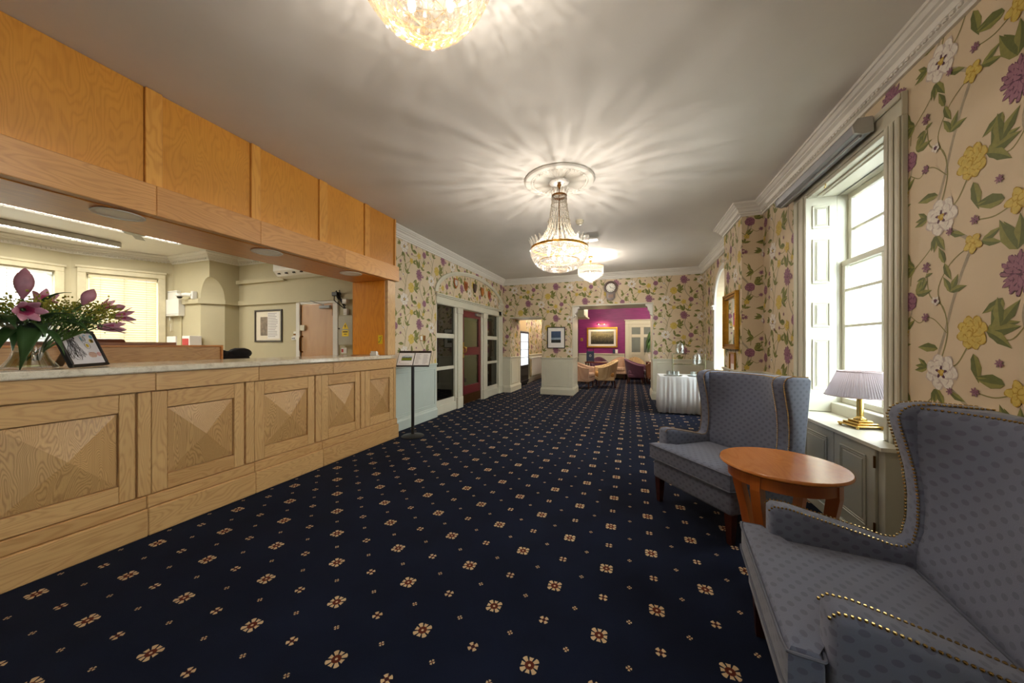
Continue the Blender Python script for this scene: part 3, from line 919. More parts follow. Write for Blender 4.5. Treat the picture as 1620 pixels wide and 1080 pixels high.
b = B(); b.box((XS - .002, 6.26, .48), (XS + .004, 6.34, .55)); ob('door_sign', b, M_INK, lf)
# vestibule behind the screen
b = B(); b.box((-5.3, 4.75, 0), (-5.2, 8.6, ZC)); b.box((-5.3, 4.66, 0), (XL - TS, 4.76, ZC)); b.box((-5.3, 8.5, 0), (XL - TS, 8.6, ZC))
vs = struct('wall_vestibule', b, M_PAPER)
wallpaper(vs, (-5.2, 0, 0), (0, 1, 0), (1, 0, 0), [(4.8, 8.5, DADO, 2.6)], (6.0, 1.4))
dado_set(vs, [(-5.2, 4.8), (-5.2, 8.5)], [], M_SAGE)

# ------------------------------------------------------------------ lounge beyond the far wall
def purple_material():
    k = NT('magenta_textured_wallpaper')
    o = k.obj(); z = k.xyz(o)[2]
    n = k.noise(k.mapping(o, (3, 3, 60)), 1.0, 2)
    n2 = k.noise(o, 1.2, 2)
    f = k.math('ADD', k.math('MULTIPLY', n, .7), k.math('MULTIPLY', n2, .3))
    k.t.links.new(k.ramp(f, [(0.35, lin((112, 16, 92))), (0.7, lin((150, 34, 122)))]), k.p.inputs['Base Color'])
    k.p.inputs['Roughness'].default_value = 0.5
    k.bump(n, .3, .003)
    return k.m
M_PURPLE = purple_material()
YP = 13.3
b = B(); b.box((-3.3, YP, 0), (4.4, YP + .15, 2.8)); b.box((3.6, YF2, 0), (3.75, YP, 2.8))
wp = struct('wall_lounge', b, M_PURPLE, label='magenta lounge wall above cream panelling')
b = B(); b.box((-3.2, YP - .02, 0), (-.22, YP, .90)); b.box((.95, YP - .02, 0), (3.6, YP, .90)); ob('dado_board', b, M_PAINT, wp)
b = B(); b.box((-3.2, YP - .05, .87), (-.22, YP - .02, .92), .006); b.box((.95, YP - .05, .87), (3.6, YP - .02, .92), .006); ob('dado_rail', b, M_PAINT, wp)
b = B(); b.box((-3.2, YP - .045, 0), (-.22, YP - .02, .17), .006); b.box((.95, YP - .045, 0), (3.6, YP - .02, .17), .006); ob('skirting', b, M_PAINT, wp)
b = B(); b.box((-2.02, 10.6, 0), (-1.92, YP, 2.8))
wq = struct('wall_lounge_partition', b, M_DARKWOOD)
b = B(); b.box((-1.92, YF2, 2.03), (-1.18, 10.0, 2.75)); b.box((-1.92, YF2, 1.99), (-1.14, 10.03, 2.03), .006)
bb = struct('wall_boxing', b, mat('cream_boxing', (214, 200, 164), .6), label='cream boxed-in beam corner above the lounge opening')
b = B(); b.box((1.9, YF2 - .02, 0), (3.6, YF2 + .05, 2.8)); struct('wall_lounge_front', b, M_PURPLE)
# cream six-pane door in the lounge
DX0, DX1 = -.08, .86
b = B(); b.box((DX0 - .12, YP - .05, 0), (DX0, YP, 2.0), .008); b.box((DX1, YP - .05, 0), (DX1 + .12, YP, 2.0), .008); b.box((DX0 - .12, YP - .05, 2.0), (DX1 + .12, YP, 2.14), .008); b.box((DX0 - .15, YP - .08, 2.14), (DX1 + .15, YP, 2.18), .01)
d3 = struct('door_3', b, M_PAINT, label='cream door with frosted panes beside the magenta wall')
b = B(); framed_rect(b, 'y', YP - .012, DX0, DX1, .02, 2.0, .11, .025, .004, -1)
xm = (DX0 + DX1) / 2
b.box((xm - .06, YP - .0355, .131), (xm + .06, YP - .012, 1.889), .004)
for z in (.86, 1.52):
    b.box((DX0 + .111, YP - .034, z), (DX1 - .111, YP - .0125, z + .11), .004)
lf3 = ob('door_leaf', b, M_PAINT, d3)
M_FROST = mat('frosted_pane', (118, 126, 122), .25, var=.1, vscale=3)
for a0, a1 in ((DX0 + .11, xm - .06), (xm + .06, DX1 - .11)):
    for z0, z1, mm in ((.97, 1.52, M_FROST), (1.63, 1.89, M_FROST), (.13, .86, M_PAINT)):
        b = B(); b.box((a0, YP - .02, z0), (a1, YP - .012, z1), .003); ob('pane' if mm is M_FROST else 'panel', b, mm, lf3)

# ------------------------------------------------------------------ reception office behind the desk
OX = -9.0
b = B()
b.box((OX - .15, YB, 0), (OX, .25, ZC)); b.box((OX - .15, .25, 0), (OX, 2.75, 1.0)); b.box((OX - .15, .25, 2.45), (OX, 2.75, ZC)); b.box((OX - .15, 2.75, 0), (OX, 2.98, ZC))
wo = struct('wall_office_window', b, M_OLIVE)
# angled bay wall from (-9,2.93) to (-8.4,3.92)
P0, P1 = Vector((OX, 2.93)), Vector((-8.42, 3.93))
d = (P1 - P0); Lb = d.length; d /= Lb; nb = Vector((d.y, -d.x))     # towards the office
def bayM():
    return Matrix(((d.x, nb.x, 0, P0.x), (d.y, nb.y, 0, P0.y), (0, 0, 1, 0), (0, 0, 0, 1)))
b = B(); b.box((0, -.12, 0), (.17, 0, ZC)); b.box((Lb - .12, -.12, 0), (Lb + .12, 0, ZC)); b.box((.17, -.12, 0), (Lb - .12, 0, 1.0)); b.box((.17, -.12, 2.48), (Lb - .12, 0, ZC)); b.xf(bayM())
struct('wall_office_bay', b, M_OLIVE)
# end wall: left part, chimney corner with chamfered base, door wall
CX, CY, WY5 = -7.30, 4.0, 4.5
ch = .25
b = B()
fz = 2.10
N8 = 10
# face towards the camera (y=CY) with the quarter arch, face towards the desk (x=CX) likewise
a1 = [(CX - ch * math.cos(PI / 2 * i / N8), CY, fz + .40 * math.sin(PI / 2 * i / N8)) for i in range(N8 + 1)]
a2 = [(CX, CY + ch * math.cos(PI / 2 * i / N8), fz + .40 * math.sin(PI / 2 * i / N8)) for i in range(N8 + 1)]
b.add([(-8.5, CY, 0), (CX - ch, CY, 0)] + a1 + [(CX, CY, ZC), (-8.5, CY, ZC)], [tuple(range(2 + len(a1) + 2))])
b.add([(CX, WY5, 0), (CX, CY + ch, 0)] + a2 + [(CX, CY, ZC), (CX, WY5, ZC)], [tuple(range(2 + len(a2) + 2))[::-1]])
b.add([(CX - ch, CY, 0), (CX, CY + ch, 0), (CX, CY + ch, fz), (CX - ch, CY, fz)], [(0, 1, 2, 3)])
for i in range(N8):
    b.add([a1[i], a1[i + 1], a2[i + 1], a2[i]], [(0, 1, 2, 3)])
struct('wall_office_end', b, M_OLIVE, label='olive chimney corner with a rounded stop over its cut-off edge')
b = B(); b.box((CX - .1, WY5, 0), (-5.60, WY5 + .12, ZC)); b.box((-4.87, WY5, 0), (XL - TS, WY5 + .12, ZC)); b.box((-5.60, WY5, 1.98), (-4.87, WY5 + .12, ZC))
wd = struct('wall_office_door', b, M_OLIVE)
# ledges
b = B(); sweep(b, [(-8.42, CY), (CX - ch, CY), (CX, CY + ch), (CX, WY5), (-3.4, WY5)], [(0, fz - .085), (.05, fz - .085), (.05, fz), (0, fz)]); ob('wall_ledge', b, M_OLIVE, wd)
b = B(); b.box((CX, WY5 - .06, 2.43), (-6.0, WY5, 2.50)); ob('wall_ledge', b, M_OLIVE, wd)
b = B(); OPATH = [(OX, YB), (OX, 2.93), (-8.42, CY - .03), (-8.42, CY), (CX, CY), (CX, WY5), (-3.5, WY5)]
OPATH = [(OX, YB), (OX, 2.93), (-8.42, CY), (CX, CY), (CX, WY5), (-3.5, WY5)]
sweep(b, OPATH, CORN)
tr = struct('trim_2', b, M_WHITE, label='white dentil cornice in the reception office')
b = B()
def dent(p, q, step=.05):
    p, q = Vector(p), Vector(q); L = (q - p).length; u = (q - p) / L; nn = Vector((u.y, -u.x))
    for i in range(int(L / step)):
        c = p + u * (i * step + .02) + nn * .046
        b.box((c.x - .012, c.y - .012, 2.812), (c.x + .012, c.y + .012, 2.84))
dent((OX, 1.5), (OX, 2.88)); dent((OX, 2.95), (-8.42, CY)); dent((-8.35, CY), (CX, CY)); dent((CX + .06, WY5), (-5.5, WY5))
ob('dentil_moulding', b, M_WHITE, tr, kind='stuff')
# office windows with venetian blinds
k = NT('white_blind_slat'); tl = k.n('ShaderNodeBsdfTranslucent'); tl.inputs[0].default_value = lin((240, 242, 240)); mx = k.n('ShaderNodeMixShader'); mx.inputs[0].default_value = .03
k.p.inputs['Base Color'].default_value = lin((222, 222, 216)); k.t.links.new(k.p.outputs[0], mx.inputs[1]); k.t.links.new(tl.outputs[0], mx.inputs[2]); k.t.links.new(mx.outputs[0], k.out.inputs[0])
M_SLATW = k.m
k = NT('cream_blind_slat'); tl = k.n('ShaderNodeBsdfTranslucent'); tl.inputs[0].default_value = lin((250, 232, 190)); mx = k.n('ShaderNodeMixShader'); mx.inputs[0].default_value = .04
k.p.inputs['Base Color'].default_value = lin((222, 206, 168)); k.t.links.new(k.p.outputs[0], mx.inputs[1]); k.t.links.new(tl.outputs[0], mx.inputs[2]); k.t.links.new(mx.outputs[0], k.out.inputs[0])
M_SLATC = k.m
def office_window(name, M, L, z0, z1, slat, label, tilt, lab2):
    b = B(); framed_rect(b, 'y', 0, -.10, L + .10, z0 - .05, z1 + .12, .10, .04, .006, 1); b.box((-.12, 0, z1 + .10), (L + .12, .06, z1 + .14), .006); b.xf(M)
    wn_ = struct(name, b, mat('stone_cream_paint', (206, 196, 164), .5), label=label)
    b = B(); framed_rect(b, 'y', -.08, 0, L, z0, z1, .05, .03, .004, 1); b.box((L / 2 - .02, -.08, z0), (L / 2 + .02, -.05, z1), .003); b.xf(M); ob('sash', b, M_WHITE, wn_)
    b = B(); b.box((.02, -.068, z0 + .03), (L - .02, -.064, z1 - .03)); b.xf(M); ob('pane', b, M_GLASS, wn_)
    bl = thing('venetian_blind', lab2, 'blind', tuple(M @ Vector((L / 2, 0, z0))))
    b = B(); pitch = .042
    n = int((z1 - z0 - .08) / pitch)
    for i in range(n):
        zc = z0 + .06 + i * pitch; hw = .024
        dy, dz = hw * math.cos(tilt), hw * math.sin(tilt)
        nx_, nz_ = .006 * math.sin(tilt), .006 * math.cos(tilt)
        b.add([(xx, -.015 + e * dy + (nx_ if e == 0 else 0), zc - e * dz + (nz_ if e == 0 else 0)) for xx in (.03, L - .03) for e in (-1, 0, 1)], [(0, 3, 4, 1), (1, 4, 5, 2)])
    b.xf(M); ob('slats', b, slat, bl, world=True, kind='stuff')
    b = B(); b.box((.02, -.04, z1 - .05), (L - .02, .01, z1 - .005), .004); b.xf(M); ob('headrail', b, slat, bl, world=True)
    b = B(); b.box((.03, -.03, z0 + .005), (L - .03, 0, z0 + .03), .004); b.xf(M); ob('bottom_rail', b, slat, bl, world=True)
    for q in (.18, .5, .82):
        b = B(); b.tube([(L * q, .012, z0 + .02), (L * q, .012, z1 - .03)], .002, 5); b.xf(M); ob('ladder_cord', b, M_GREYPL, bl, world=True)
    return wn_
MW1 = Matrix(((0, 1, 0, OX), (1, 0, 0, .25), (0, 0, 1, 0), (0, 0, 0, 1)))
office_window('window_2', MW1, 2.5, 1.0, 2.45, M_SLATW, 'wide office window behind the lilies', 1.25, 'white venetian blind half open behind the lily bouquet')
MW2 = bayM() @ Matrix.Translation((.17, 0, 0))
office_window('window_3', MW2, Lb - .29, 1.0, 2.48, M_SLATC, 'narrow office bay window with a cream blind', 1.38, 'closed cream venetian blind glowing in the narrow bay window')
# flush office door
b = B(); b.box((-5.73, WY5 - .03, 0), (-5.62, WY5 + .0, 1.969), .006); b.box((-4.86, WY5 - .03, 0), (-4.75, WY5, 1.969), .006); b.box((-5.73, WY5 - .03, 1.97), (-4.75, WY5, 2.08), .006); b.box((-5.65, WY5 - .045, 0), (-5.62, WY5, 2.0), .004)
d2 = struct('door_2', b, M_WHITE, label='flush beech office door in a white frame')
b = B(); b.box((-5.62, WY5 - .012, .01), (-4.86, WY5 + .03, 1.965), .003); lf2 = ob('door_leaf', b, W_DOOR, d2)
b = B(); b.box((-5.61, WY5 - .05, 1.50), (-5.50, WY5 - .012, 1.60), .006); ob('lock_box', b, M_CREAMPL, lf2)
b = B(); b.tube([(-5.58, WY5 - .012, 1.12), (-5.58, WY5 - .06, 1.13), (-5.58, WY5 - .07, 1.16), (-5.58, WY5 - .07, 1.36), (-5.58, WY5 - .06, 1.39), (-5.58, WY5 - .012, 1.40)], .012, 8); ob('pull_handle', b, M_BRONZE, lf2, smooth=True)
b = B(); b.box((-5.14, WY5 - .06, 1.88), (-4.90, WY5 - .012, 1.93), .006); b.tube([(-5.02, WY5 - .06, 1.94), (-5.15, WY5 - .14, 1.98), (-5.35, WY5 - .05, 2.03)], .009, 6); ob('door_closer', b, M_GREYPL, lf2)
for z in (.3, 1.75):
    b = B(); b.box((-4.872, WY5 - .03, z), (-4.855, WY5 - .008, z + .12)); ob('hinge', b, M_BRONZE, lf2)

# ================================================================== reception desk
XD = -3.0
desk = thing('reception_desk', 'long light oak reception desk with pyramid panels', 'desk', (XD, 2.2, 0))
def dk(nm, lo, hi, m, bev=.003, **k):
    b = B(); b.box(lo, hi, bev); return ob(nm, b, m, desk, world=True, **k)
EY = 3.80
SY = -.55
dk('carcass', (-3.62, SY, .02), (XD - .03, EY - .03, 1.06), W_H, 0)
edges = [SY + .0, .02, .62, 1.245, 1.893, 2.585, 3.19, EY - .05]
# frieze boards under the worktop
for y0, y1 in ((SY, .65), (.653, 1.33), (1.333, 1.99), (1.993, 2.75), (2.753, EY - .03)):
    dk('frieze_board', (XD - .03, y0, .945), (XD + .02, y1, 1.065), W_H)
bays = [(-.55, .05), (.05, .645), (.645, 1.243), (1.25, 1.89), (1.90, 2.545), (2.555, 3.15), (3.16, EY - .06)]
for i, (y0, y1) in enumerate(bays):
    z0, z1 = .262, .938
    ws = .095
    lw = ws if i < 3 else .15
    sp = [(y0 + .003, y0 + lw), (y1 - .075, y1 - .003)]
    if i >= 3:
        dk('stile', (XD - .03, y0 + .003, z0), (XD - .001, y0 + .068, z1), W_V)
        sp[0] = (y0 + .070, y0 + lw)
    for a, c in sp:
        dk('stile', (XD - .03, a, z0), (XD, c, z1), W_V)
    py0, py1 = y0 + lw, y1 - .075
    dk('rail', (XD - .03, py0 + .001, .822), (XD, py1 - .001, z1), W_H)
    dk('rail', (XD - .03, py0 + .001, z0), (XD, py1 - .001, .366), W_H)
    b = B(); p0, p1, q0, q1 = py0 + .003, py1 - .003, .369, .819
    cy, cz = (p0 + p1) / 2, (q0 + q1) / 2
    vs = [(XD - .028, p0, q0), (XD - .028, p1, q0), (XD - .028, p1, q1), (XD - .028, p0, q1), (XD - .014, p0 + .004, q0 + .004), (XD - .014, p1 - .004, q0 + .004), (XD - .014, p1 - .004, q1 - .004), (XD - .014, p0 + .004, q1 - .004), (XD + .034, cy, cz)]
    b.add(vs, [(3, 2, 1, 0), (0, 1, 5, 4), (1, 2, 6, 5), (2, 3, 7, 6), (3, 0, 4, 7), (4, 5, 8), (5, 6, 8), (6, 7, 8), (7, 4, 8)])
    ob('pyramid_panel', b, W_PYR, desk, world=True)
dk('corner_post', (XD - .06, EY - .06, .26), (XD + .002, EY - .012, .945), W_V)
for y0, y1 in ((SY, .60), (.603, 1.29), (1.293, 1.96), (1.963, 2.62), (2.623, EY + .0)):
    dk('base_rail', (XD - .03, y0, .18), (XD + .014, y1, .258), W_H, .005)
    dk('plinth_board', (XD - .03, y0, .0), (XD + .03, y1 + (.012 if y1 > 3.7 else 0), .178), W_H, .005)
b = B(); b.box((-3.62, EY - .03, .0), (XD - .03, EY, 1.06), .003); ob('end_board', b, W_V, desk, world=True)

def stone():
    k = NT('pale_quartz_worktop')
    o = k.obj(); n1 = k.noise(o, 30, 5, .7); n2 = k.noise(o, 220, 3, .6)
    f = k.math('MULTIPLY_ADD', n1, .6, k.math('MULTIPLY', n2, .4))
    k.t.links.new(k.ramp(f, [(.3, lin((178, 160, 132))), (.5, lin((224, 212, 190))), (.75, lin((236, 228, 210)))]), k.p.inputs['Base Color'])
    k.p.inputs['Roughness'].default_value = .12
    return k.m
b = B(); b.box((-3.68, SY, 1.068), (-2.95, 3.635, 1.112), .008)
ct = ob('countertop', b, stone()); tag(ct, 'polished pale stone worktop along the reception desk', 'worktop')

# canopy above the desk
cn = thing('desk_canopy', 'orange oak canopy hung from the ceiling above the reception desk', 'canopy', (XD, 2.2, 2.1))
def cp(nm, lo, hi, m, bev=.003):
    b = B(); b.box(lo, hi, bev); return ob(nm, b, m, cn, world=True)
cp('core', (-3.55, SY, 2.13), (XD - .03, 3.78, ZC - .002), W_SOFF, 0)
st = [-.55, .0, .07, .60, .68, 1.286, 1.375, 1.941, 2.018, 2.597, 2.696, 3.221, 3.304, 3.76]
for i in range(len(st) - 1):
    if i % 2 == 0:
        cp('panel', (XD - .03, st[i] + .001, 2.31), (XD - .012, st[i + 1] - .001, ZC - .003), W_PANEL, .002)
    else:
        cp('cover_strip', (XD - .03, st[i] + .002, 2.31), (XD + .004, st[i + 1] - .002, ZC - .003), W_STRIP, .003)
cp('cover_strip', (XD - .03, 3.762, 2.31), (XD + .004, 3.79, ZC - .003), W_STRIP)
for y0, y1 in ((SY, .55), (.551, 1.33), (1.331, 2.0), (2.001, 2.9), (2.901, 3.82)):
    cp('beam_board', (XD - .04, y0, 2.105), (XD + .03, y1, 2.305), W_BEAM, .004)
cp('soffit_board', (-3.56, SY, 2.10), (XD - .041, 3.79, 2.129), W_SOFF)
cp('back_board', (-3.58, SY, 2.10), (-3.561, 3.79, ZC - .003), W_SOFF)
cp('end_board', (-3.55, 3.781, 2.13), (XD - .04, 3.80, ZC - .003), W_PANEL)
W_END = wood('bright_orange_oak_upright', (246, 164, 52), (214, 122, 26), 'z', .3, 30)
cp('end_panel', (-3.60, 3.64, 1.113), (-3.06, 3.78, 2.099), W_END, .003)
cp('end_post', (-3.06, 3.64, 1.113), (-3.01, 3.79, 2.099), W_V, .003)
for i, (yy, wh) in enumerate(((1.22, 'nearest the lilies'), (2.17, 'above the middle of the worktop'), (3.15, 'nearest the yellow sticker'))):
    t = thing('recessed_downlight', 'flat round white downlight in the canopy soffit, ' + wh, 'downlight', (-3.14, yy, 2.10), group='downlights in the canopy soffit')
    b = B(); b.lathe([(.10, 0), (.118, -.002), (.122, -.006), (.118, -.010), (.098, -.010), (.096, -.004)], n=32, caps=(False, False)); ob('rim', b, M_WHITE, t, smooth=True)
    b = B(); b.lathe([(.001, -.005), (.10, -.006)], n=32, caps=(True, False)); ob('cover', b, mat('opal_cover', (240, 238, 232), .4, var=.02), t)

# yellow hearing-loop sticker on the end panel
t = thing('hearing_loop_sticker', 'small yellow sticker with an ear symbol on the orange end panel', 'sticker', (-3.13, 3.638, 1.26))
b = B(); b.box((-.035, -.002, 0), (.035, 0, .115)); ob('backing', b, mat('yellow_vinyl', (248, 214, 20), .4, var=.02), t)
b = B(); b.tube([(-.012, -.003, .075), (-.004, -.003, .09), (.012, -.003, .088), (.016, -.003, .072), (.004, -.003, .055), (.002, -.003, .042), (-.008, -.003, .036)], .003, 5); b.tube([(-.025, -.003, .02), (-.012, -.003, .032)], .005, 5); b.tube([(.02, -.003, .095), (.028, -.003, .104)], .004, 5); ob('ear_symbol', b, M_INK, t)

t = thing('card_holder', 'small white card holder at the end of the stone worktop', 'card holder', (-3.10, 3.50, 1.112))
b = B(); b.box((-.05, -.03, 0), (.05, .03, .008), .003); b.box((-.05, .0, .008), (.05, .008, .045), .002); b.box((-.05, -.03, .008), (.05, -.024, .03), .002); ob('holder', b, M_WPLASTIC, t)
b = B(); b.box((-.044, -.022, .009), (.044, -.002, .055), .001); ob('cards', b, M_PAPERSHEET, t)
b = B(); b.lathe([(.001, 0), (.055, 0), (.058, .004), (.055, .008), (.04, .009), (.001, .007)], (-3.33, 3.42, 1.112), 24)
o = ob('wooden_coaster', b, wood('coaster_wood', (190, 130, 70), (150, 90, 40), 'x'), smooth=True); tag(o, 'round wooden coaster lying on the worktop near the end panel', 'coaster')

# framed drawing on the worktop
k_loc = (-3.145, 1.105, 1.1178)
fr = thing('framed_drawing', 'black photo frame with crayon-coloured line drawings leaning on the worktop', 'picture frame', k_loc, math.radians(134))
# local: x along width, y towards the back, front faces -y; leaning back
FW, FH = .205, .152
lean = math.radians(20)
LM = Matrix.Rotation(-lean, 4, 'X')
fr.scale = (1.53, 1.53, 1.53)
def lf_(b):
    return b.xf(LM)
b = B(); framed_rect(b, 'y', -.006, -FW / 2, FW / 2, 0, FH, .011, .014, .002, 1); ob('frame', lf_(b), M_BLACK, fr)
b = B(); b.box((-FW / 2 + .009, 0, .009), (FW / 2 - .009, .003, FH - .009)); ob('print', lf_(b), mat('drawing_paper', (226, 226, 232), .6, var=.03, vscale=15), fr)
b = B(); b.box((-FW / 2 + .003, .003, .003), (FW / 2 - .003, .010, FH - .003)); ob('backing_board', lf_(b), M_BLACK, fr)
b = B(); b.add([(-.02, .050, .105), (.02, .050, .105), (.025, .092, 0), (-.025, .092, 0), (-.02, .053, .105), (.02, .053, .105), (.025, .095, 0), (-.025, .095, 0)], [(0, 1, 2, 3), (7, 6, 5, 4), (0, 4, 5, 1), (3, 2, 6, 7), (0, 3, 7, 4), (1, 5, 6, 2)]); ob('easel_strut', b, mat('strut_card', (150, 110, 70), .7), fr)
def ln_(pts, r=.0009):
    b_.tube([(p[0], -.0009, p[1]) for p in pts], r * .55, 4)
rd = random.Random(11)
b_ = B()
# head with wavy long hair
for k in range(26):
    s = rd.uniform(-1, 1); x0 = -.045 + s * .016; z0 = .115 + rd.uniform(-.006, .010)
    pts = [(x0, z0)]
    for q in range(7):
        pts.append((x0 + s * .012 * q * .45 + .005 * math.sin(q * 1.6 + k), z0 - .011 * (q + 1)))
    ln_(pts, .0008)
for k in range(9):
    a = PI * k / 8
    b_.ball((-.045 + .022 * math.cos(a), -.0012, .118 + .012 * math.sin(a)), (.0055, .0008, .0055), 6, 4)
ln_([(-.052, .108), (-.053, .098), (-.047, .089), (-.039, .09), (-.036, .1), (-.037, .108)]); ln_([(-.049, .1), (-.046, .099)]); ln_([(-.042, .099), (-.039, .1)]); ln_([(-.046, .092), (-.042, .092)])
ln_([(-.047, .088), (-.06, .074), (-.068, .05), (-.055, .03), (-.03, .028), (-.022, .05), (-.04, .066)])
ln_([(-.055, .06), (-.045, .05), (-.03, .045)]); ob('ink_lines', lf_(b_), M_INK, fr, kind='stuff')
b_ = B()
for cx_, cz_, s in ((.035, .088, 1.0), (.030, .115, .6)):
    ln_([(cx_ + s * .016 * math.cos(a), cz_ + s * .014 * math.sin(a)) for a in [PI * 2 * q / 10 for q in range(11)]], .0008)
ln_([(.018, .10), (.010, .128), (.018, .132), (.024, .106)]); ln_([(.026, .106), (.032, .13), (.038, .126), (.034, .104)]); ln_([(.02, .06), (.05, .055), (.07, .05)]); ob('ink_lines', lf_(b_), M_INK, fr, kind='stuff')
for (cx_, cz_, rx, rz_, mm) in ((.070, .108, .013, .009, (232, 206, 40)), (.035, .088, .008, .008, (226, 200, 60)), (.078, .126, .010, .008, (110, 178, 206)), (.018, .117, .004, .010, (120, 176, 190)), (.04, .048, .024, .013, (206, 172, 156)), (.078, .05, .014, .010, (220, 176, 176)), (.045, .132, .008, .003, (150, 190, 224))):
    b = B(); b.ball((cx_, -.0006, cz_), (rx, .0007, rz_), 14, 6); ob('coloured_patch', lf_(b), mat('crayon_%d_%d_%d' % mm, mm, .7, var=.15, vscale=200), fr)
b = B()
for q in (-.005, .0, .005):
    b.box((.070 + q - .001, -.0022, .101), (.070 + q + .001, -.0004, .115))
ob('bee_stripes', lf_(b), M_INK, fr)

# vase and lilies
VX, VY, VZ = -3.12, .872, 1.112
t = thing('glass_vase', 'flared clear glass vase standing on the worktop', 'vase', (VX, VY, VZ))
b = B(); b.lathe([(.001, .004), (.062, .004), (.066, .010), (.046, .05), (.038, .085), (.042, .13), (.062, .185), (.066, .205), (.062, .205), (.058, .185), (.038, .13), (.034, .085), (.042, .05), (.056, .014), (.001, .012)], n=32); ob('body', b, M_TABLEGLASS, t, smooth=True)
t.scale = (1.5, 1.5, 1.25)
b = B(); b.lathe([(.001, .013), (.054, .016), (.041, .05), (.034, .08), (.001, .082)], n=24); ob('water', b, glassy('vase_water', (226, 222, 190), .04), t, smooth=True)
bq = thing('lily_bouquet', 'bouquet of pink lilies and yellow-green filler standing in the glass vase', 'bouquet', (VX, VY, VZ + .008))
bq.scale = (1.42, 1.42, 1.42)
M_LEAF = mat('lily_leaf_green', (52, 82, 40), .4, var=.25, vscale=20)
M_LEAF2 = mat('yellow_leaf_green', (98, 112, 46), .5, var=.25, vscale=30)
M_STEM = mat('lily_stem_green', (80, 104, 50), .5, var=.15)
M_LILY = mat('lily_pink', (206, 146, 164), .5, var=.22, vscale=25)
M_LILYD = mat('lily_deep_pink', (176, 66, 104), .5, var=.2, vscale=30)
M_BUD = mat('lily_bud_mauve', (168, 112, 126), .45, var=.22, vscale=22)
M_FILL = mat('filler_yellow_green', (150, 146, 48), .6, var=.25, vscale=60)
M_FILLG = mat('filler_green', (84, 112, 44), .6, var=.25, vscale=60)
# the view looks along -x,+y here; "screen right" is about +y, so heads are given as (sideways s, depth d, height)
SDIR = Vector((.34, .94, 0)); DDIR = Vector((-.94, .34, 0))
def pos(s, dd, z):
    v = SDIR * s + DDIR * dd
    return Vector((v.x, v.y, z))
def blade(path, wid, mm, nm='leaf', fold=.25):
    P = [Vector(p) for p in path]; n = len(P); vs = []; fs = []
    for i in range(n):
        tdir = (P[min(i + 1, n - 1)] - P[max(i - 1, 0)]).normalized()
        sd = tdir.cross(Vector((0, 0, 1)))
        if sd.length < .05:
            sd = SDIR.copy()
        sd.normalize(); up = sd.cross(tdir)
        w_ = wid * math.sin(PI * min(.98, max(.04, i / (n - 1))) ** .75)
        vs += [tuple(P[i] - sd * w_ + up * w_ * fold), tuple(P[i] - sd * w_ * .5 + up * w_ * .08), tuple(P[i]), tuple(P[i] + sd * w_ * .5 + up * w_ * .08), tuple(P[i] + sd * w_ + up * w_ * fold)]
    for i in range(n - 1):
        for j in range(4):
            q = i * 5 + j; fs.append((q, q + 1, q + 6, q + 5))
    b = B(); b.add(vs, fs); o = ob(nm, b, mm, bq, smooth=True)
    md = o.modifiers.new('thickness', 'SOLIDIFY'); md.thickness = .0012
    return o
def curve3(p0, p1, p2, n=9):
    return [tuple((1 - t) ** 2 * Vector(p0) + 2 * t * (1 - t) * Vector(p1) + t * t * Vector(p2)) for t in [i / (n - 1) for i in range(n)]]
def bud(c, dirv, ln, r, mm=None):
    dv = Vector(dirv).normalized(); c = Vector(c)
    b = B(); rg = []
    sd = dv.orthogonal().normalized(); up = dv.cross(sd)
    for i in range(10):
        tt = i / 9; rr = r * .86 * math.sin(PI * (tt ** 1.15 * .96 + .03)) ** .9
        rg.append([tuple(c + dv * ln * tt + (1 + .10 * math.cos(3 * a)) * rr * (math.cos(a) * sd + math.sin(a) * up)) for a in [2 * PI * j / 18 for j in range(18)]])
    b.rings(rg); return ob('lily_bud', b, mm or M_BUD, bq, smooth=True)
def lily(c, dirv, ln, opened=.55):
    dv = Vector(dirv).normalized(); c = Vector(c)
    sd = dv.orthogonal().normalized(); up = dv.cross(sd)
    hub = ob('lily_bloom', B().ball(tuple(c + dv * .01), .012, 8, 6), M_STEM, bq, smooth=True)
    for k in range(6):
        a = 2 * PI * k / 6 + .3; rad = math.cos(a) * sd + math.sin(a) * up; tg = dv.cross(rad)
        vs, fs = [], []
        for i in range(8):
            tt = i / 7; spread = opened * (tt ** 1.6)
            ce = c + dv * ln * (tt * (1 - .25 * opened * tt)) + rad * (.008 + ln * spread * .75)
            w_ = ln * .17 * math.sin(PI * min(.97, tt * .9 + .08)) ** .8
            for j in (-1, -.5, 0, .5, 1):
                vs.append(tuple(ce + tg * w_ * j + (rad * -.25 + dv * .1) * w_ * (1 - j * j)))
        for i in range(7):
            for j in range(4):
                q = i * 5 + j; fs.append((q, q + 1, q + 6, q + 5))
        b = B(); b.add(vs, fs); b.mi = [1 if (i // 4) < 4 and (i % 4) in (1, 2) else 0 for i in range(len(fs))]
        o = ob('petal', b, [M_LILY, M_LILYD], hub, smooth=True)
        md = o.modifiers.new('thickness', 'SOLIDIFY'); md.thickness = .0012
    return hub
rd = random.Random(5)
def stemto(p, r=.0035):
    p = Vector(p)
    b = B(); b.tube(curve3((rd.uniform(-.02, .02), rd.uniform(-.02, .02), .03), (p.x * .25, p.y * .25, p.z * .6), p, 8), r, 6); ob('stem', b, M_STEM, bq, smooth=True)
for s, dd, z, dv, ln, r in ((-.015, -.02, .265, (.05, 0, 1), .120, .027), (.125, -.02, .255, (.35, .1, .8), .078, .023), (.20, .03, .25, (.6, .2, .2), .05, .016), (-.10, .05, .25, (-.4, 0, .6), .06, .018)):
    p = pos(s, dd, z); q = SDIR * dv[0] + DDIR * dv[1] + Vector((0, 0, dv[2])); stemto(p); bud(p, q, ln, r)
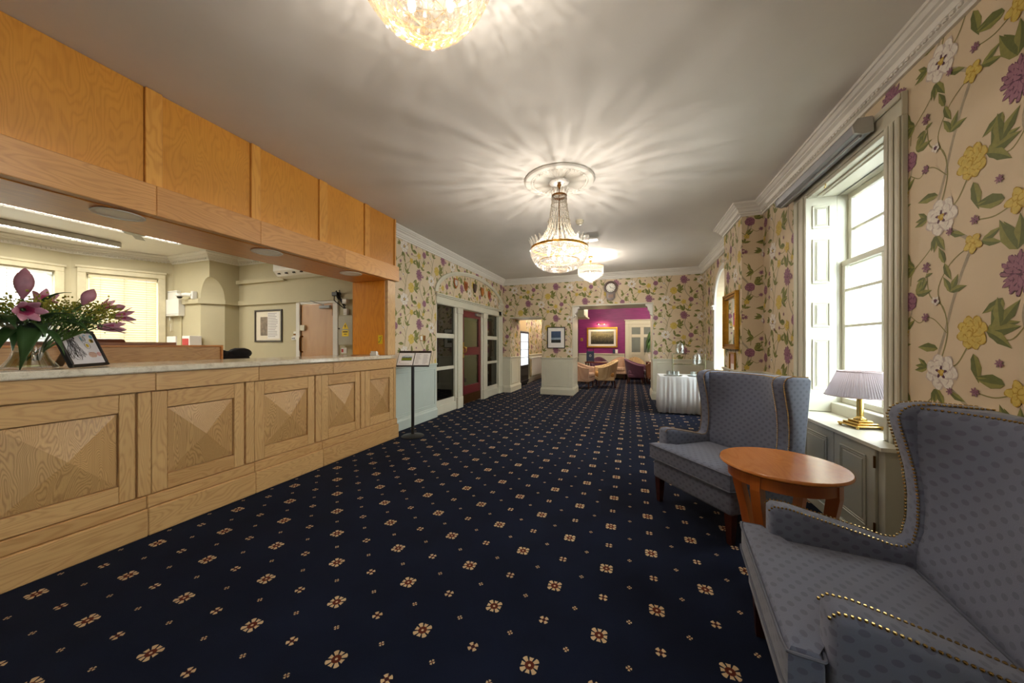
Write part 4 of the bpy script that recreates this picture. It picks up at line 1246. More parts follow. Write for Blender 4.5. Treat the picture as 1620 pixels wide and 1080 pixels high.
for s, dd, z, dv, ln, opn in ((-.015, -.07, .225, (.25, -.75, -.12), .10, .42), (-.09, -.03, .21, (-.6, -.4, .2), .10, .55), (.20, .02, .215, (.8, .1, .1), .08, .5), (.165, .0, .165, (.85, -.1, .05), .085, .30), (.02, .07, .26, (.1, .8, .4), .08, .5), (.17, .05, .25, (.6, .4, .4), .06, .4)):
    p = pos(s, dd, z); q = SDIR * dv[0] + DDIR * dv[1] + Vector((0, 0, dv[2])); stemto(p); lily(p, q, ln, opn)
# long leaves, drooping
for pts, wd in (((( 0, 0, .15), (-.04, -.06, .20), (-.075, -.10, .02)), .026), (((.0, 0, .16), (.02, -.10, .19), (-.012, -.13, .0)), .030), (((.02, 0, .17), (.10, -.05, .22), (.24, -.06, .14)), .016), (((.02, 0, .18), (.09, -.02, .25), (.15, -.09, .13)), .018),
                ((( -.02, 0, .17), (-.06, -.06, .24), (-.02, -.11, .15)), .022), (((-.03, 0, .17), (-.12, -.03, .22), (-.2, -.05, .12)), .020), (((.03, .02, .18), (.1, .06, .28), (.17, .07, .26)), .012), (((0, 0, .18), (.03, -.04, .3), (.10, -.06, .30)), .012),
                (((.02, 0, .15), (.06, -.08, .16), (.085, -.09, .05)), .014), (((-.02, .03, .15), (-.09, .06, .2), (-.14, .08, .08)), .02), (((.01, -.01, .16), (.05, -.09, .24), (.13, -.12, .20)), .014), (((-.01, 0, .16), (-.03, -.05, .17), (-.03, -.09, .07)), .016), (((.02, .02, .16), (.08, .03, .2), (.12, .02, .14)), .014), (((-.03, .0, .17), (-.08, -.06, .2), (-.15, -.08, .16)), .02), (((.0, -.01, .17), (-.05, -.1, .2), (-.09, -.12, .13)), .02), (((.03, 0, .17), (.08, -.06, .2), (.12, -.08, .17)), .016), (((.0, .0, .16), (.03, -.06, .2), (.04, -.1, .12)), .018), (((-.02, .0, .15), (-.06, .0, .2), (-.12, -.01, .2)), .02)):
    blade([tuple(pos(*p)) for p in curve3(*pts)], wd, M_LEAF)
# filler sprays
for nm, mm, cs in (('filler_sprays', M_FILL, ((.03, -.02, .25), (.06, 0, .235), (.16, .0, .24), (.19, -.01, .225), (-.05, .02, .24), (.10, .03, .25))), ('filler_foliage', M_FILLG, ((.09, -.02, .20), (.13, -.02, .19), (.0, .03, .2), (-.06, .0, .2), (.15, .03, .2), (.05, -.03, .20)))):
    b = B()
    for cx_, cd, cz_ in cs:
        for q in range(130):
            p = pos(cx_ + rd.gauss(0, .022), cd + rd.gauss(0, .025), cz_ + rd.gauss(0, .018))
            b.ball(tuple(p), (rd.uniform(.002, .005), rd.uniform(.002, .005), rd.uniform(.002, .006)), 5, 4)
        for q in range(12):
            p = pos(cx_ + rd.gauss(0, .02), cd + rd.gauss(0, .02), cz_ + rd.gauss(0, .015)); b.tube([tuple(pos(cx_ * .6, cd * .6, cz_ - .08)), tuple(p)], .0012, 4)
    ob(nm, b, mm, bq, kind='stuff')

# ================================================================== menu stand
t = thing('menu_stand', 'black menu stand with two printed sheets beside the desk end', 'menu stand', (-2.81, 3.90, 0), math.radians(20))
b = B(); b.lathe([(.001, 0), (.148, 0), (.152, .006), (.14, .014), (.06, .028), (.03, .034), (.001, .036)], n=40); ob('base', b, M_BLACK, t, smooth=True)
b = B(); b.tube([(0, 0, .03), (0, 0, .97)], .021, 14); ob('pole', b, M_BLACK, t, smooth=True)
ML = T(0, -.01, .955, rx=math.radians(-38))
b = B(); b.box((-.225, -.005, -.005), (.225, .008, .255), .003); b.box((-.225, -.014, .222), (.225, -.005, .255), .002); b.box((-.225, -.016, -.005), (.225, -.005, .010), .002); b.xf(ML); ob('board', b, mat('dark_brown_board', (52, 42, 38), .4), t)
for x0, x1, nm in ((-.218, -.006, 'with a golf-course photograph'), (.006, .218, 'with columns of menu text')):
    b = B(); b.box((x0, -.0075, .012), (x1, -.0055, .22)); b.xf(ML); sh = ob('sheet', b, M_PAPERSHEET, t, label='white sheet ' + nm)
    if x0 < 0:
        for z0, z1, cc in ((.145, .17, (196, 206, 216)), (.128, .145, (70, 78, 60)), (.105, .128, (140, 152, 40)), (.09, .105, (96, 110, 36))):
            b = B(); b.box((-.17, -.0085, z0), (-.03, -.0072, z1)); b.xf(ML); ob('photo_band', b, mat('photo_%d' % cc[0], cc, .5, var=.25, vscale=40), sh)
        b = B(); b.box((-.195, -.0085, .058), (-.183, -.0072, .066)); b.xf(ML); ob('orange_mark', b, mat('orange_ink', (230, 120, 50), .5), sh)
        b = B(); b.box((-.18, -.0085, .035), (-.05, -.0072, .038)); b.box((-.14, -.0085, .185), (-.07, -.0072, .188)); b.xf(ML); ob('text_line', b, mat('pale_ink', (150, 140, 145), .7), sh)
    else:
        b = B()
        for q in range(9):
            z = .195 - q * .019
            b.box((.022, -.0085, z), (.022 + rd.uniform(.04, .07), -.0072, z + .0035)); b.box((.125, -.0085, z - .006), (.125 + rd.uniform(.04, .07), -.0072, z - .0025))
        b.xf(ML); ob('text_lines', b, mat('pale_ink', (150, 140, 145), .7), sh)
b = B()
for q in range(12):
    b.box((-.045 + q * .008, -.0158, .232), (-.040 + q * .008, -.0138, .240))
b.xf(ML); ob('header_lettering', b, mat('faint_gold_ink', (130, 110, 80), .5), t)

# wall switch plates beside the screen
t = thing('wall_socket_plate', 'pair of brass-edged switch plates beside the glazed screen', 'switch plate', (XL, 4.68, 1.355))
for y0, mm in ((-.075, M_WPLASTIC), (.01, M_BRONZE)):
    b = B(); b.box((0, y0, -.045), (.008, y0 + .075, .045), .003); pl = ob('plate', b, M_BRASS, t)
    b = B(); b.box((.008, y0 + .010, -.034), (.011, y0 + .065, .034), .001); ob('insert', b, mm, pl)
# wooden shields above the door
for i, (yy, zz, cc, lab) in enumerate(((5.78, 2.44, (172, 96, 36), 'leftmost, with a white charge'), (6.20, 2.45, (178, 104, 44), 'second from the left'), (6.62, 2.475, (58, 34, 28), 'the dark one in the middle'), (7.01, 2.455, (176, 100, 42), 'second from the right'), (7.41, 2.435, (172, 98, 40), 'rightmost'))):
    t = thing('heraldic_shield', 'small wooden crest shield under the arch, ' + lab, 'shield', (XL, yy, zz), group='crest shields under the arch')
    out = [(-.075, .085), (-.03, .078), (0, .09), (.03, .078), (.075, .085), (.078, 0), (.062, -.055), (0, -.11), (-.062, -.055), (-.078, 0)]
    b = B(); b.prism(out, 'x', 0.0008, .016); ob('shield', b, mat('shield_%d' % i, cc, .4, var=.15, vscale=20), t)
    b = B(); b.prism([(p[0] * .62, p[1] * .62) for p in out], 'x', .016, .02); ob('crest', b, mat('crest_%d' % i, ((210, 205, 200), (150, 70, 30), (90, 70, 60), (190, 120, 40), (160, 60, 40))[i], .5, var=.3, vscale=60), t)

# ================================================================== office fittings
for nm, x, y0, y1, lab in (('fluorescent_light', -6.80, 1.50, 3.34, 'long white fluorescent batten nearer the canopy'), ('fluorescent_light', -8.05, 1.35, 3.12, 'long white fluorescent batten nearer the blinds')):
    t = thing(nm, lab, 'light fitting', (x, (y0 + y1) / 2, ZC), group='fluorescent battens in the office')
    b = B(); b.box((x - .09, y0, ZC - .05), (x + .09, y1, ZC - .001), .006); b.box((x - .10, y0, ZC - .085), (x - .09, y1, ZC - .02)); b.box((x + .09, y0, ZC - .085), (x + .10, y1, ZC - .02)); b.box((x - .10, y0 - .004, ZC - .085), (x + .10, y0, ZC - .01)); b.box((x - .10, y1, ZC - .085), (x + .10, y1 + .004, ZC - .01)); ob('housing', b, mat('grey_white_metal', (200, 198, 192), .4), t, world=True)
    b = B(); b.tube([(x, y0 + .02, ZC - .066), (x, y1 - .02, ZC - .066)], .014, 10); ob('tube', b, mat('fluorescent_tube', (255, 250, 240), .5, var=0, emit=4.0), t, world=True)
    b = B()
    for q in range(int((y1 - y0) / .07)):
        b.box((x - .09, y0 + .03 + q * .07, ZC - .088), (x + .09, y0 + .032 + q * .07, ZC - .055))
    ob('louvre', b, M_WHITE, t, world=True)
    la = bpy.data.lights.new('fluorescent_glow', 'AREA'); la.shape = 'RECTANGLE'; la.size = .12; la.size_y = y1 - y0; la.energy = 15; la.color = (1, .95, .84)
    lo = bpy.data.objects.new('fluorescent_glow', la); COL.objects.link(lo); lo.parent = t; lo.location = (0, 0, -.092)
M_FAN = mat('fan_grey', (112, 110, 106), .45)
t = thing('ceiling_fan', 'small grey ceiling fan between the fluorescent battens', 'fan', (-6.42, 2.65, ZC))
b = B(); b.lathe([(.02, 0), (.05, -.01), (.06, -.05), (.045, -.10), (.05, -.12)], n=24); ob('canopy', b, M_FAN, t, smooth=True)
b = B(); b.lathe([(.03, -.12), (.11, -.135), (.12, -.16), (.10, -.18), (.02, -.185)], n=24); ob('motor', b, M_FAN, t, smooth=True)
for q in range(3):
    a = 2 * PI * q / 3 + .5
    b = B(); b.box((.10, -.05, -.155), (.46, .05, -.150), .002); b.xf(T(rz=a, rx=.1)); ob('blade', b, M_FAN, t)
# raised back desk
t = thing('back_office_desk', 'raised oak screen of the back desk behind the worktop', 'desk', (-4.6, 2.0, 0))
b = B(); b.box((-4.62, .9, 0), (-4.58, 2.62, 1.225), .003); ob('front_board', b, W_H, t, world=True)
b = B(); b.box((-4.64, .9, 1.225), (-4.56, 2.64, 1.245), .003); b.box((-4.64, 2.62, 0), (-4.56, 2.64, 1.225), .002); ob('edge_lipping', b, wood('honey_lipping', (216, 150, 80), (180, 110, 50), 'y'), t, world=True)
b = B(); b.box((-5.4, .9, .72), (-4.62, 2.62, .75), .003); ob('work_surface', b, W_H, t, world=True)
b = B(); b.box((-5.02, .9, 1.245), (-4.72, 2.28, 1.275), .004); ob('top_shelf', b, wood('dark_oak_shelf', (150, 96, 52), (104, 62, 30), 'y'), t, world=True)
t = thing('office_chair', 'office chair with a black jacket hung over it', 'chair', (-5.15, 3.05, 0))
b = B(); b.cushion((-.24, -.24, .45), (.24, .24, .55), .05); ob('seat', b, M_BLACK, t, smooth=True)
b = B(); b.cushion((-.06, -.24, .62), (.04, .24, 1.10), .05); ob('backrest', b, M_BLACK, t, smooth=True)
M_JACK = mat('black_jacket_cloth', (26, 26, 30), .9, var=.2, vscale=12)
b = B(); b.cushion((-.11, -.25, .55), (.10, .25, 1.12), .09, crown=.03); b.ball((0, -.13, 1.12), (.09, .12, .07), 12, 8); b.ball((.02, .12, 1.13), (.10, .15, .08), 12, 8); b.ball((.0, .0, 1.10), (.08, .12, .07), 12, 8); ob('jacket', b, M_JACK, t, smooth=True)
b = B(); b.tube([(0, 0, .08), (0, 0, .46)], .025, 10)
for q in range(5):
    a = 2 * PI * q / 5; b.tube([(0, 0, .08), (.28 * math.cos(a), .28 * math.sin(a), .045)], .018, 6)
ob('pedestal', b, M_BLACK, t, smooth=True)
t = thing('office_chair', 'brown-backed office chair showing above the back desk by the drawing', 'chair', (-5.75, 2.12, 0))
b = B(); b.cushion((-.05, -.17, .62), (.04, .17, 1.32), .04); ob('backrest', b, mat('brown_leather', (112, 62, 36), .4), t, smooth=True)
b = B(); b.cushion((-.24, -.24, .45), (.24, .24, .55), .05); ob('seat', b, M_BLACK, t, smooth=True)
b = B(); b.tube([(0, 0, .02), (0, 0, .46)], .025, 10); b.lathe([(.001, 0), (.25, 0), (.25, .02), (.001, .05)], n=20); ob('pedestal', b, M_BLACK, t, smooth=True)
# end-wall fittings (plane y = CY)
def wallbox(nm, lab, cat, x0, x1, z0, z1, dep, m, yy=CY, extra=None):
    t = thing(nm, lab, cat, ((x0 + x1) / 2, yy, z0))
    b = B(); b.box((x0, yy - dep, z0), (x1, yy, z1), .006); ob('casing', b, m, t, world=True)
    if extra:
        extra(t)
    return t
def wv(px, py, Y):
    u = (px - 810) / F_PX; v = (545 - py) / F_PX; s, c = math.sin(YAW), math.cos(YAW)
    rx, ry = u * c - s, u * s + c; q = Y / ry
    return rx * q, CAM_H + v * q
def lidline(x0, x1, z, yy, dep):
    def f(t):
        b = B(); b.box((x0 + .01, yy - dep - .004, z), (x1 - .01, yy - dep, z + .006)); ob('lid_seam', b, M_GREYPL, t, world=True)
    return f
def r_(p0, p1, Y):
    a, z1 = wv(p0[0], p0[1], Y); c, z0 = wv(p1[0], p1[1], Y); return a, c, z0, z1
x0, x1, z0, z1 = r_((261, 460), (276, 473), CY - .1); wallbox('junction_box', 'small square cream junction box beside the security camera', 'junction box', x0, x1, z0, z1, .07, M_WPLASTIC, extra=lidline(x0, x1, z1 - .03, CY, .07))
x0, x1, z0, z1 = r_((255, 474), (280, 499), CY - .12); wallbox('alarm_panel', 'large square cream alarm box beside the bay window', 'alarm box', x0, x1, z0, z1, .1, M_WPLASTIC, extra=lidline(x0, x1, z0 + .03, CY, .1))
x0, x1, z0, z1 = r_((259, 500), (268, 507), CY - .05); wallbox('sensor_box', 'tiny white sensor box under the alarm box', 'sensor', x0, x1, z0, z1, .05, M_WPLASTIC, extra=lidline(x0, x1, z0 + .01, CY, .05))
x0, x1, z0, z1 = r_((260, 512), (270, 524), CY - .04); wallbox('thermostat', 'cream thermostat low on the olive wall beside the blind', 'thermostat', x0, x1, z0, z1, .04, M_CREAMPL, extra=lambda t, a=x0, c=x1, q=z1: ob('display', B().box((a + .02, CY - .044, q - .06), (c - .02, CY - .04, q - .02)), M_GREYPL, t, world=True))
cxx, czz = wv(284, 467, CY - .15)
t = thing('security_camera', 'white security camera on the olive wall above the ledge', 'camera', (cxx, CY, czz))
b = B(); b.lathe([(.05, 0), (.06, .02), (.05, .05), (.001, .06)], (0, -.15, -.02), 18); ob('dome', b, M_WPLASTIC, t, smooth=True)
b = B(); b.tube([(-.02, -.15, 0), (.08, -.1, .02), (.20, -.06, .01)], .035, 12); b.box((.18, -.08, -.07), (.24, 0, .08), .01); ob('bracket', b, M_WPLASTIC, t, smooth=True)
b = B(); b.ball((0, -.15, -.03), (.04, .04, .03), 12, 8); ob('lens', b, M_BLACK, t, smooth=True)
b = B()
x0, z0 = wv(286, 474, CY - .02); b.box((x0 - .012, CY - .02, .9), (x0 + .012, CY, z0)); o = ob('cable_trunking', b, M_OLIVE); tag(o, 'painted vertical cable trunking below the security camera', 'trunking')
x0, x1, z0, z1 = r_((266, 532), (280, 543), CY - .2); b = B(); b.box((x0, CY - .22, 1.0), (x1, CY - .2, z1)); o = ob('paper_notice', b, M_PAPERSHEET); tag(o, 'white paper propped against the olive wall behind the back desk', 'paper')
x0, x1, z0, z1 = r_((288, 531), (300, 543), CY - .2)
t = thing('box_file', 'red and white box file standing behind the back desk', 'box file', ((x0 + x1) / 2, CY - .1, 0))
b = B(); b.box((x0, CY - .2, 1.0), (x1, CY - .02, z1), .003); ob('box', b, M_PAPERSHEET, t, world=True)
b = B(); b.box((x0 + .01, CY - .204, 1.05), (x1 - .03, CY - .2, z1 - .05)); ob('label', b, mat('red_label', (190, 60, 60), .6), t, world=True)
b = B(); b.box((x0 - .5, CY - .5, .95), (x1 + .3, CY - .01, 1.0), .004); b.box((x0 - .5, CY - .48, 0), (x0 - .46, CY - .02, .95)); b.box((x1 + .26, CY - .48, 0), (x1 + .3, CY - .02, .95)); o = ob('wall_shelf_unit', b, W_H); tag(o, 'oak shelf unit along the olive wall below the alarm box', 'shelf unit')
# door-wall fittings
t = thing('air_conditioner', 'white wall air conditioner above the olive ledge', 'air conditioner', (-5.6, WY5, 2.45))
ax0, ax1 = -6.02, -5.03
prof = [(WY5, 2.74), (WY5 - .19, 2.74), (WY5 - .235, 2.70), (WY5 - .235, 2.56), (WY5 - .16, 2.475), (WY5 - .05, 2.455), (WY5, 2.455)]
b = B(); b.prism(prof, 'x', ax0, ax1); ob('casing', b, M_WPLASTIC, t, world=True)
b = B(); b.box((ax0 + .02, WY5 - .239, 2.57), (ax1 - .02, WY5 - .235, 2.73)); ob('front_panel', b, M_WPLASTIC, t, world=True)
for q in range(5):
    b = B(); b.box((ax0 + .08 + q * .18, WY5 - .215, 2.505), (ax0 + .13 + q * .18, WY5 - .185, 2.525)); ob('vane', b, M_INK, t, world=True)
b = B(); b.tube([(ax1, WY5 - .06, 2.5), (ax1 + .25, WY5 - .06, 2.49)], .035, 10); ob('pipe', b, M_WPLASTIC, t, world=True, smooth=True)
def wall_picture(nm, lab, x0, x1, z0, z1, yy, fw, fm, layers, dep=.025):
    t = thing(nm, lab, 'picture', ((x0 + x1) / 2, yy, (z0 + z1) / 2))
    b = B(); framed_rect(b, 'y', yy, x0, x1, z0, z1, fw, dep, .003, -1); ob('frame', b, fm, t, world=True)
    for i, (n2, a0, a1, c0, c1, mm) in enumerate(layers):
        X0, X1 = x0 + (x1 - x0) * a0, x0 + (x1 - x0) * a1; Z0, Z1 = z0 + (z1 - z0) * c0, z0 + (z1 - z0) * c1
        b = B(); b.box((X0, yy - .006 - i * .0015, Z0), (X1, yy - .003 - i * .0001, Z1)); ob(n2, b, mm, t, world=True)
    return t
M_MOUNT = mat('cream_mount', (226, 216, 196), .7, var=.02)
t = wall_picture('framed_print', 'dark-framed print and typed sheet on the olive office wall', -6.83, -6.10, 1.30, 1.91, WY5, .03, mat('grey_brown_frame', (74, 66, 58), .4),
    [('mount', .03, .97, .03, .97, M_MOUNT), ('picture', .2, .50, .20, .78, mat('grey_etching', (140, 124, 108), .6, var=.3, vscale=14)), ('sheet', .47, .90, .10, .92, M_PAPERSHEET)])
b = B()
for q in range(15):
    b.box((-6.47, WY5 - .0125, 1.40 + q * .031), (-6.47 + rd.uniform(.18, .26), WY5 - .0105, 1.409 + q * .031))
ob('text_lines', b, mat('pale_ink', (150, 140, 145), .7), t, world=True)
x0, x1, z0, z1 = r_((535, 499), (559, 546), WY5 - .1)
t = wallbox('electrical_cabinet', 'grey electrical cabinet with a yellow warning label', 'cabinet', x0, x1, z0, z1, .10, mat('grey_cabinet', (178, 172, 152), .5, var=.02), WY5)
xc, zc = (x0 + x1) / 2, (z0 + z1) / 2
b = B(); b.box((x0 + .012, WY5 - .106, z0 + .012), (x1 - .012, WY5 - .10, z1 - .012), .003); ob('door', b, MATS['grey_cabinet'], t, world=True)
b = B(); b.prism([(xc - .07, zc + .02), (xc + .07, zc + .02), (xc, zc + .13)], 'y', WY5 - .109, WY5 - .106); b.box((xc - .07, WY5 - .109, zc - .10), (xc + .07, WY5 - .106, zc + .0)); ob('warning_label', b, MATS['yellow_vinyl'], t, world=True)
b = B(); b.prism([(xc - .012, zc + .08), (xc + .014, zc + .105), (xc + .003, zc + .072), (xc + .018, zc + .068), (xc - .012, zc + .035), (xc - .002, zc + .062), (xc - .018, zc + .066)], 'y', WY5 - .111, WY5 - .109); ob('lightning_symbol', b, M_INK, t, world=True)
for q0, q1, w_ in ((-.035, -.018, .05), (-.07, -.06, .03)):
    b = B(); b.box((xc - w_, WY5 - .111, zc + q0), (xc + w_, WY5 - .109, zc + q1)); ob('warning_lettering', b, M_INK, t, world=True)
b = B(); b.tube([(x0 + .03, WY5 - .106, zc + .03), (x0 + .03, WY5 - .125, zc + .03)], .012, 10); ob('latch', b, M_INK, t, world=True)
x0, x1, z0, z1 = r_((463, 524), (468, 532), WY5 - .03); wallbox('light_switch', 'small light switch beside the beech door frame', 'switch', x0, x1, z0, z1, .02, M_WPLASTIC, WY5, lambda t, a=x0, c=x1, q=z0: ob('rocker', B().box((a + .015, WY5 - .028, q + .02), (c - .015, WY5 - .02, q + .05)), M_BRONZE, t, world=True))
x0, x1, z0, z1 = r_((460, 532), (467, 538), WY5 - .03); wallbox('door_release', 'pale double switch just below the light switch by the beech door', 'switch', x0, x1, z0, z1, .02, M_PAPERSHEET, WY5, lambda t, a=x0, c=x1, q=z0: ob('button', B().box((a + .02, WY5 - .026, q + .02), (c - .02, WY5 - .02, q + .05)), M_GREYPL, t, world=True))
x0, x1, z0, z1 = r_((538, 550), (547, 559), WY5 - .03); t = wallbox('fire_notice', 'small red fire action notice under the electrical cabinet', 'notice', x0, x1, z0, z1, .008, M_PAPERSHEET, WY5)
b = B(); b.box((x0 + .01, WY5 - .010, z0 + .02), (x0 + .05, WY5 - .008, z1 - .02)); ob('red_symbol', b, mat('red_label', (190, 60, 60), .6), t, world=True)
x0, x1, z0, z1 = r_((542, 488), (548, 498), WY5 - .06); wallbox('socket_box', 'white socket box on top of the electrical cabinet', 'socket', x0, x1, z0, z1, .05, M_WPLASTIC, WY5, lidline(x0, x1, z0 + .03, WY5, .05))
x0, x1, z0, z1 = r_((543, 473), (550, 480), WY5 - .05); wallbox('emergency_beacon', 'white alarm beacon high beside the beech door', 'alarm', x0, x1, z0, z1, .08, M_WPLASTIC, WY5, lidline(x0, x1, z0 + .02, WY5, .08))
b = B()
cx_, cz_ = wv(530, 470, WY5 - .1)
for q in range(7):
    b.tube([(cx_ + rd.uniform(-.06, .1), WY5 - .1, cz_ + rd.uniform(0, .12)), (cx_ + rd.uniform(-.06, .12), WY5 - .08, cz_ + rd.uniform(-.1, .05)), (cx_ + .15, WY5 - .02, cz_ - .25 + rd.uniform(0, .2))], .009, 5)
b.box((cx_ - .06, WY5 - .12, cz_ + .02), (cx_ + .06, WY5 - .02, cz_ + .09), .01)
o = ob('cable_bundle', b, M_BLACK); tag(o, 'tangle of black cables above the beech door corner', 'cables')

# ================================================================== chandeliers
M_CRYS = glassy('crystal_drops', (250, 249, 247), .20, .032, .08)
M_DISC = glassy('crystal_discs', (250, 249, 247), .18, .014, .08)
M_STRAND = glassy('crystal_beads', (215, 210, 200), .30, .25)
k = NT('lit_bulb'); e_ = k.n('ShaderNodeEmission'); e_.inputs[0].default_value = lin((255, 234, 204)); e_.inputs[1].default_value = 3.0
tr_ = k.n('ShaderNodeBsdfTransparent'); ad_ = k.n('ShaderNodeAddShader'); k.t.links.new(e_.outputs[0], ad_.inputs[0]); k.t.links.new(tr_.outputs[0], ad_.inputs[1]); k.t.links.new(ad_.outputs[0], k.out.inputs[0])
M_BULB = k.m
def bulbs(t, pts, energy, r=.008, col=(1, .90, .79)):
    for p in pts:
        b = B(); b.lathe([(.004, -.03), (.012, -.024), (.016, -.005), (.012, .018), (.004, .034)], p, 10); ob('bulb', b, M_BULB, t, smooth=True)
        l = bpy.data.lights.new('bulb_light', 'POINT'); l.energy = energy; l.shadow_soft_size = r; l.color = col
        o = bpy.data.objects.new('bulb_light', l); COL.objects.link(o); o.parent = t; o.location = (p[0], p[1], p[2] + .0)
def drop(b, c, r, ln, n=6):
    b.rings([[(c[0] + q * math.cos(2 * PI * j / n), c[1] + q * math.sin(2 * PI * j / n), c[2] + z) for j in range(n)] for q, z in ((r * .15, 0), (r, -ln * .6), (r * .1, -ln))])

def rose(x, y, R, lab):
    t = thing('ceiling_rose', lab, 'ceiling rose', (x, y, ZC))
    b = B(); b.lathe([(R * .985, 0), (R, -.012), (R * .97, -.024), (R * .88, -.028), (R * .84, -.022), (R * .78, -.024), (R * .76, -.012), (R * .30, -.010), (R * .28, -.022), (R * .16, -.030), (R * .13, -.018), (.001, -.016)], n=64, caps=(False, True)); ob('plaster_disc', b, M_WHITE, t, smooth=True)
    nf = 40
    for i in range(nf):
        a = 2 * PI * i / nf
        if i == 0:
            b = B(); b.rings([[(R * .30, -R * .012, -.010), (R * .30, R * .012, -.010), (R * .30, 0, -.022)], [(R * .55, -R * .026, -.011), (R * .55, R * .026, -.011), (R * .55, 0, -.026)], [(R * .72, -R * .036, -.012), (R * .72, R * .036, -.012), (R * .72, 0, -.030)], [(R * .76, -R * .02, -.012), (R * .76, R * .02, -.012), (R * .76, 0, -.016)]])
            base = ob('acanthus_leaf', b, M_WHITE, t)
        else:
            c = base.copy(); COL.objects.link(c); c.parent = t; c.rotation_euler = (0, 0, a)
    b = B()
    for i in range(90):
        a = 2 * PI * i / 90; b.ball((R * .81 * math.cos(a), R * .81 * math.sin(a), -.024), .006, 6, 4)
    ob('bead_ring', b, M_WHITE, t, kind='stuff')
    return t
CX2, CY2 = -.70, 3.46
rose(CX2, CY2, .36, 'large fluted plaster ceiling rose above the tall chandelier')
t = thing('chandelier', 'tall tiered crystal chandelier with gilt bands in the middle of the lobby', 'chandelier', (CX2, CY2, 0))
# hook, chain and rod
b = B(); b.tube([(0, 0, 2.93), (0, 0, 2.86)], .012, 10); b.ball((0, 0, 2.90), .022, 10, 8); ob('hook', b, M_BRONZE, t, smooth=True)
b = B(); b.tube([(0, 0, 2.87), (0, 0, 2.02)], .005, 8); ob('rod', b, M_BRONZE, t, smooth=True)
def band(r, z, hgt, nm, m=None):
    b = B(); b.lathe([(r, z), (r + .006, z + .003), (r + .006, z + hgt - .003), (r, z + hgt), (r - .006, z + hgt), (r - .006, z), (r, z)], n=48, caps=(False, False))
    for k in range(int(r * 180)):
        a = 2 * PI * k / int(r * 180); b.ball(((r + .006) * math.cos(a), (r + .006) * math.sin(a), z + hgt / 2), (.004, .004, hgt * .4), 5, 4)
    o = ob(nm, b, m or M_BRONZE, t, smooth=True)
    return o
band(.072, 2.775, .022, 'crown_band'); band(.285, 2.235, .024, 'main_band', M_GOLD); band(.20, 2.115, .010, 'lower_band', M_GOLD); band(.10, 2.045, .010, 'lower_band'); band(.03, 2.02, .008, 'lower_band')
b = B()
for k in range(3):
    a = 2 * PI * k / 3
    b.tube([(0, 0, 2.80), (.072 * math.cos(a), .072 * math.sin(a), 2.786)], .004, 6)
    b.tube([(0, 0, 2.26), (.285 * math.cos(a), .285 * math.sin(a), 2.247)], .005, 6)
    b.tube([(0, 0, 2.06), (.20 * math.cos(a), .20 * math.sin(a), 2.12)], .004, 6)
ob('spider_arms', b, M_BRONZE, t, smooth=True)
# upper strands: beads from crown to neck, then out to the main ring
b = B()
for k in range(26):
    a = 2 * PI * k / 26; ca, sa = math.cos(a), math.sin(a)
    for i in range(16):
        u = i / 15; r = .072 + .032 * u ** 1.3; z = 2.775 - .24 * u
        rr = .0045 if i % 5 else .008
        b.ball((r * ca, r * sa, z), (rr, rr, .0075), 6, 4)
    for i in range(20):
        u = i / 19; r = .105 + .175 * u ** 1.9; z = 2.53 - .275 * u
        rr = .0055 if i % 4 else .010
        b.ball((r * ca, r * sa, z), (rr, rr, .0085), 6, 4)
ob('bead_strands', b, M_STRAND, t, kind='stuff')
b = B()
for k in range(30):
    a = 2 * PI * k / 30; ca, sa = math.cos(a), math.sin(a)
    for rr, z, ln in ((.11, 2.545, .035), (.118, 2.50, .03), (.075, 2.77, .03)):
        drop(b, (rr * ca, rr * sa, z), .009, ln)
for k in range(36):
    a = 2 * PI * k / 36; ca, sa = math.cos(a), math.sin(a)
    for q in range(4):
        r = .13 + q * .04; drop(b, (r * ca, r * sa, 2.40 - q * .035), .009, .035)
ob('hanging_drops', b, M_CRYS, t, kind='stuff')
# leaf-shaped crystals standing around the main band and the crown
lm = None
for R_, z, n, sc in ((.285, 2.255, 34, 1.0), (.075, 2.79, 12, .75)):
    for k in range(n):
        a = 2 * PI * k / n
        if lm is None:
            b = B(); b.rings([[(-.002, -.003, 0), (.002, -.003, 0), (.002, .003, 0), (-.002, .003, 0)], [(-.004, -.016, .035), (.006, -.013, .035), (.006, .013, .035), (-.004, .016, .035)], [(.004, -.014, .06), (.012, -.011, .06), (.012, .011, .06), (.004, .014, .06)], [(.02, -.002, .085), (.022, -.002, .085), (.022, .002, .085), (.02, .002, .085)]])
            lm = ob('crystal_leaf', b, M_CRYS, t); c = lm
        else:
            c = lm.copy(); COL.objects.link(c); c.parent = t
        c.location = (R_ * math.cos(a), R_ * math.sin(a), z); c.rotation_euler = (0, .15, a); c.scale = (sc, sc, sc)
# bowl
b = B()
for q in range(14):
    u = q / 13; r = .292 * math.cos(u * PI / 2 * .94) ** .75; z = 2.235 - .20 * math.sin(u * PI / 2) ** 1.1
    n = max(8, int(2 * PI * r / .019))
    for k in range(n):
        a = 2 * PI * (k + .5 * (q % 2)) / n; drop(b, (r * math.cos(a), r * math.sin(a), z), .0095, .028, 6)
for q in range(5):
    r = .02 + q * .01
    for k in range(6 + q * 2):
        a = 2 * PI * k / (6 + q * 2); drop(b, (r * math.cos(a), r * math.sin(a), 2.035), .008, .03)
drop(b, (0, 0, 2.02), .012, .035)
ob('bowl_drops', b, M_CRYS, t, kind='stuff')
bulbs(t, [(.13 * math.cos(2 * PI * k / 5 + .3), .13 * math.sin(2 * PI * k / 5 + .3), 2.22) for k in range(5)], 3.3)
bulbs(t, [(.06, .02, 2.15), (-.05, -.03, 2.15)], 1.6)

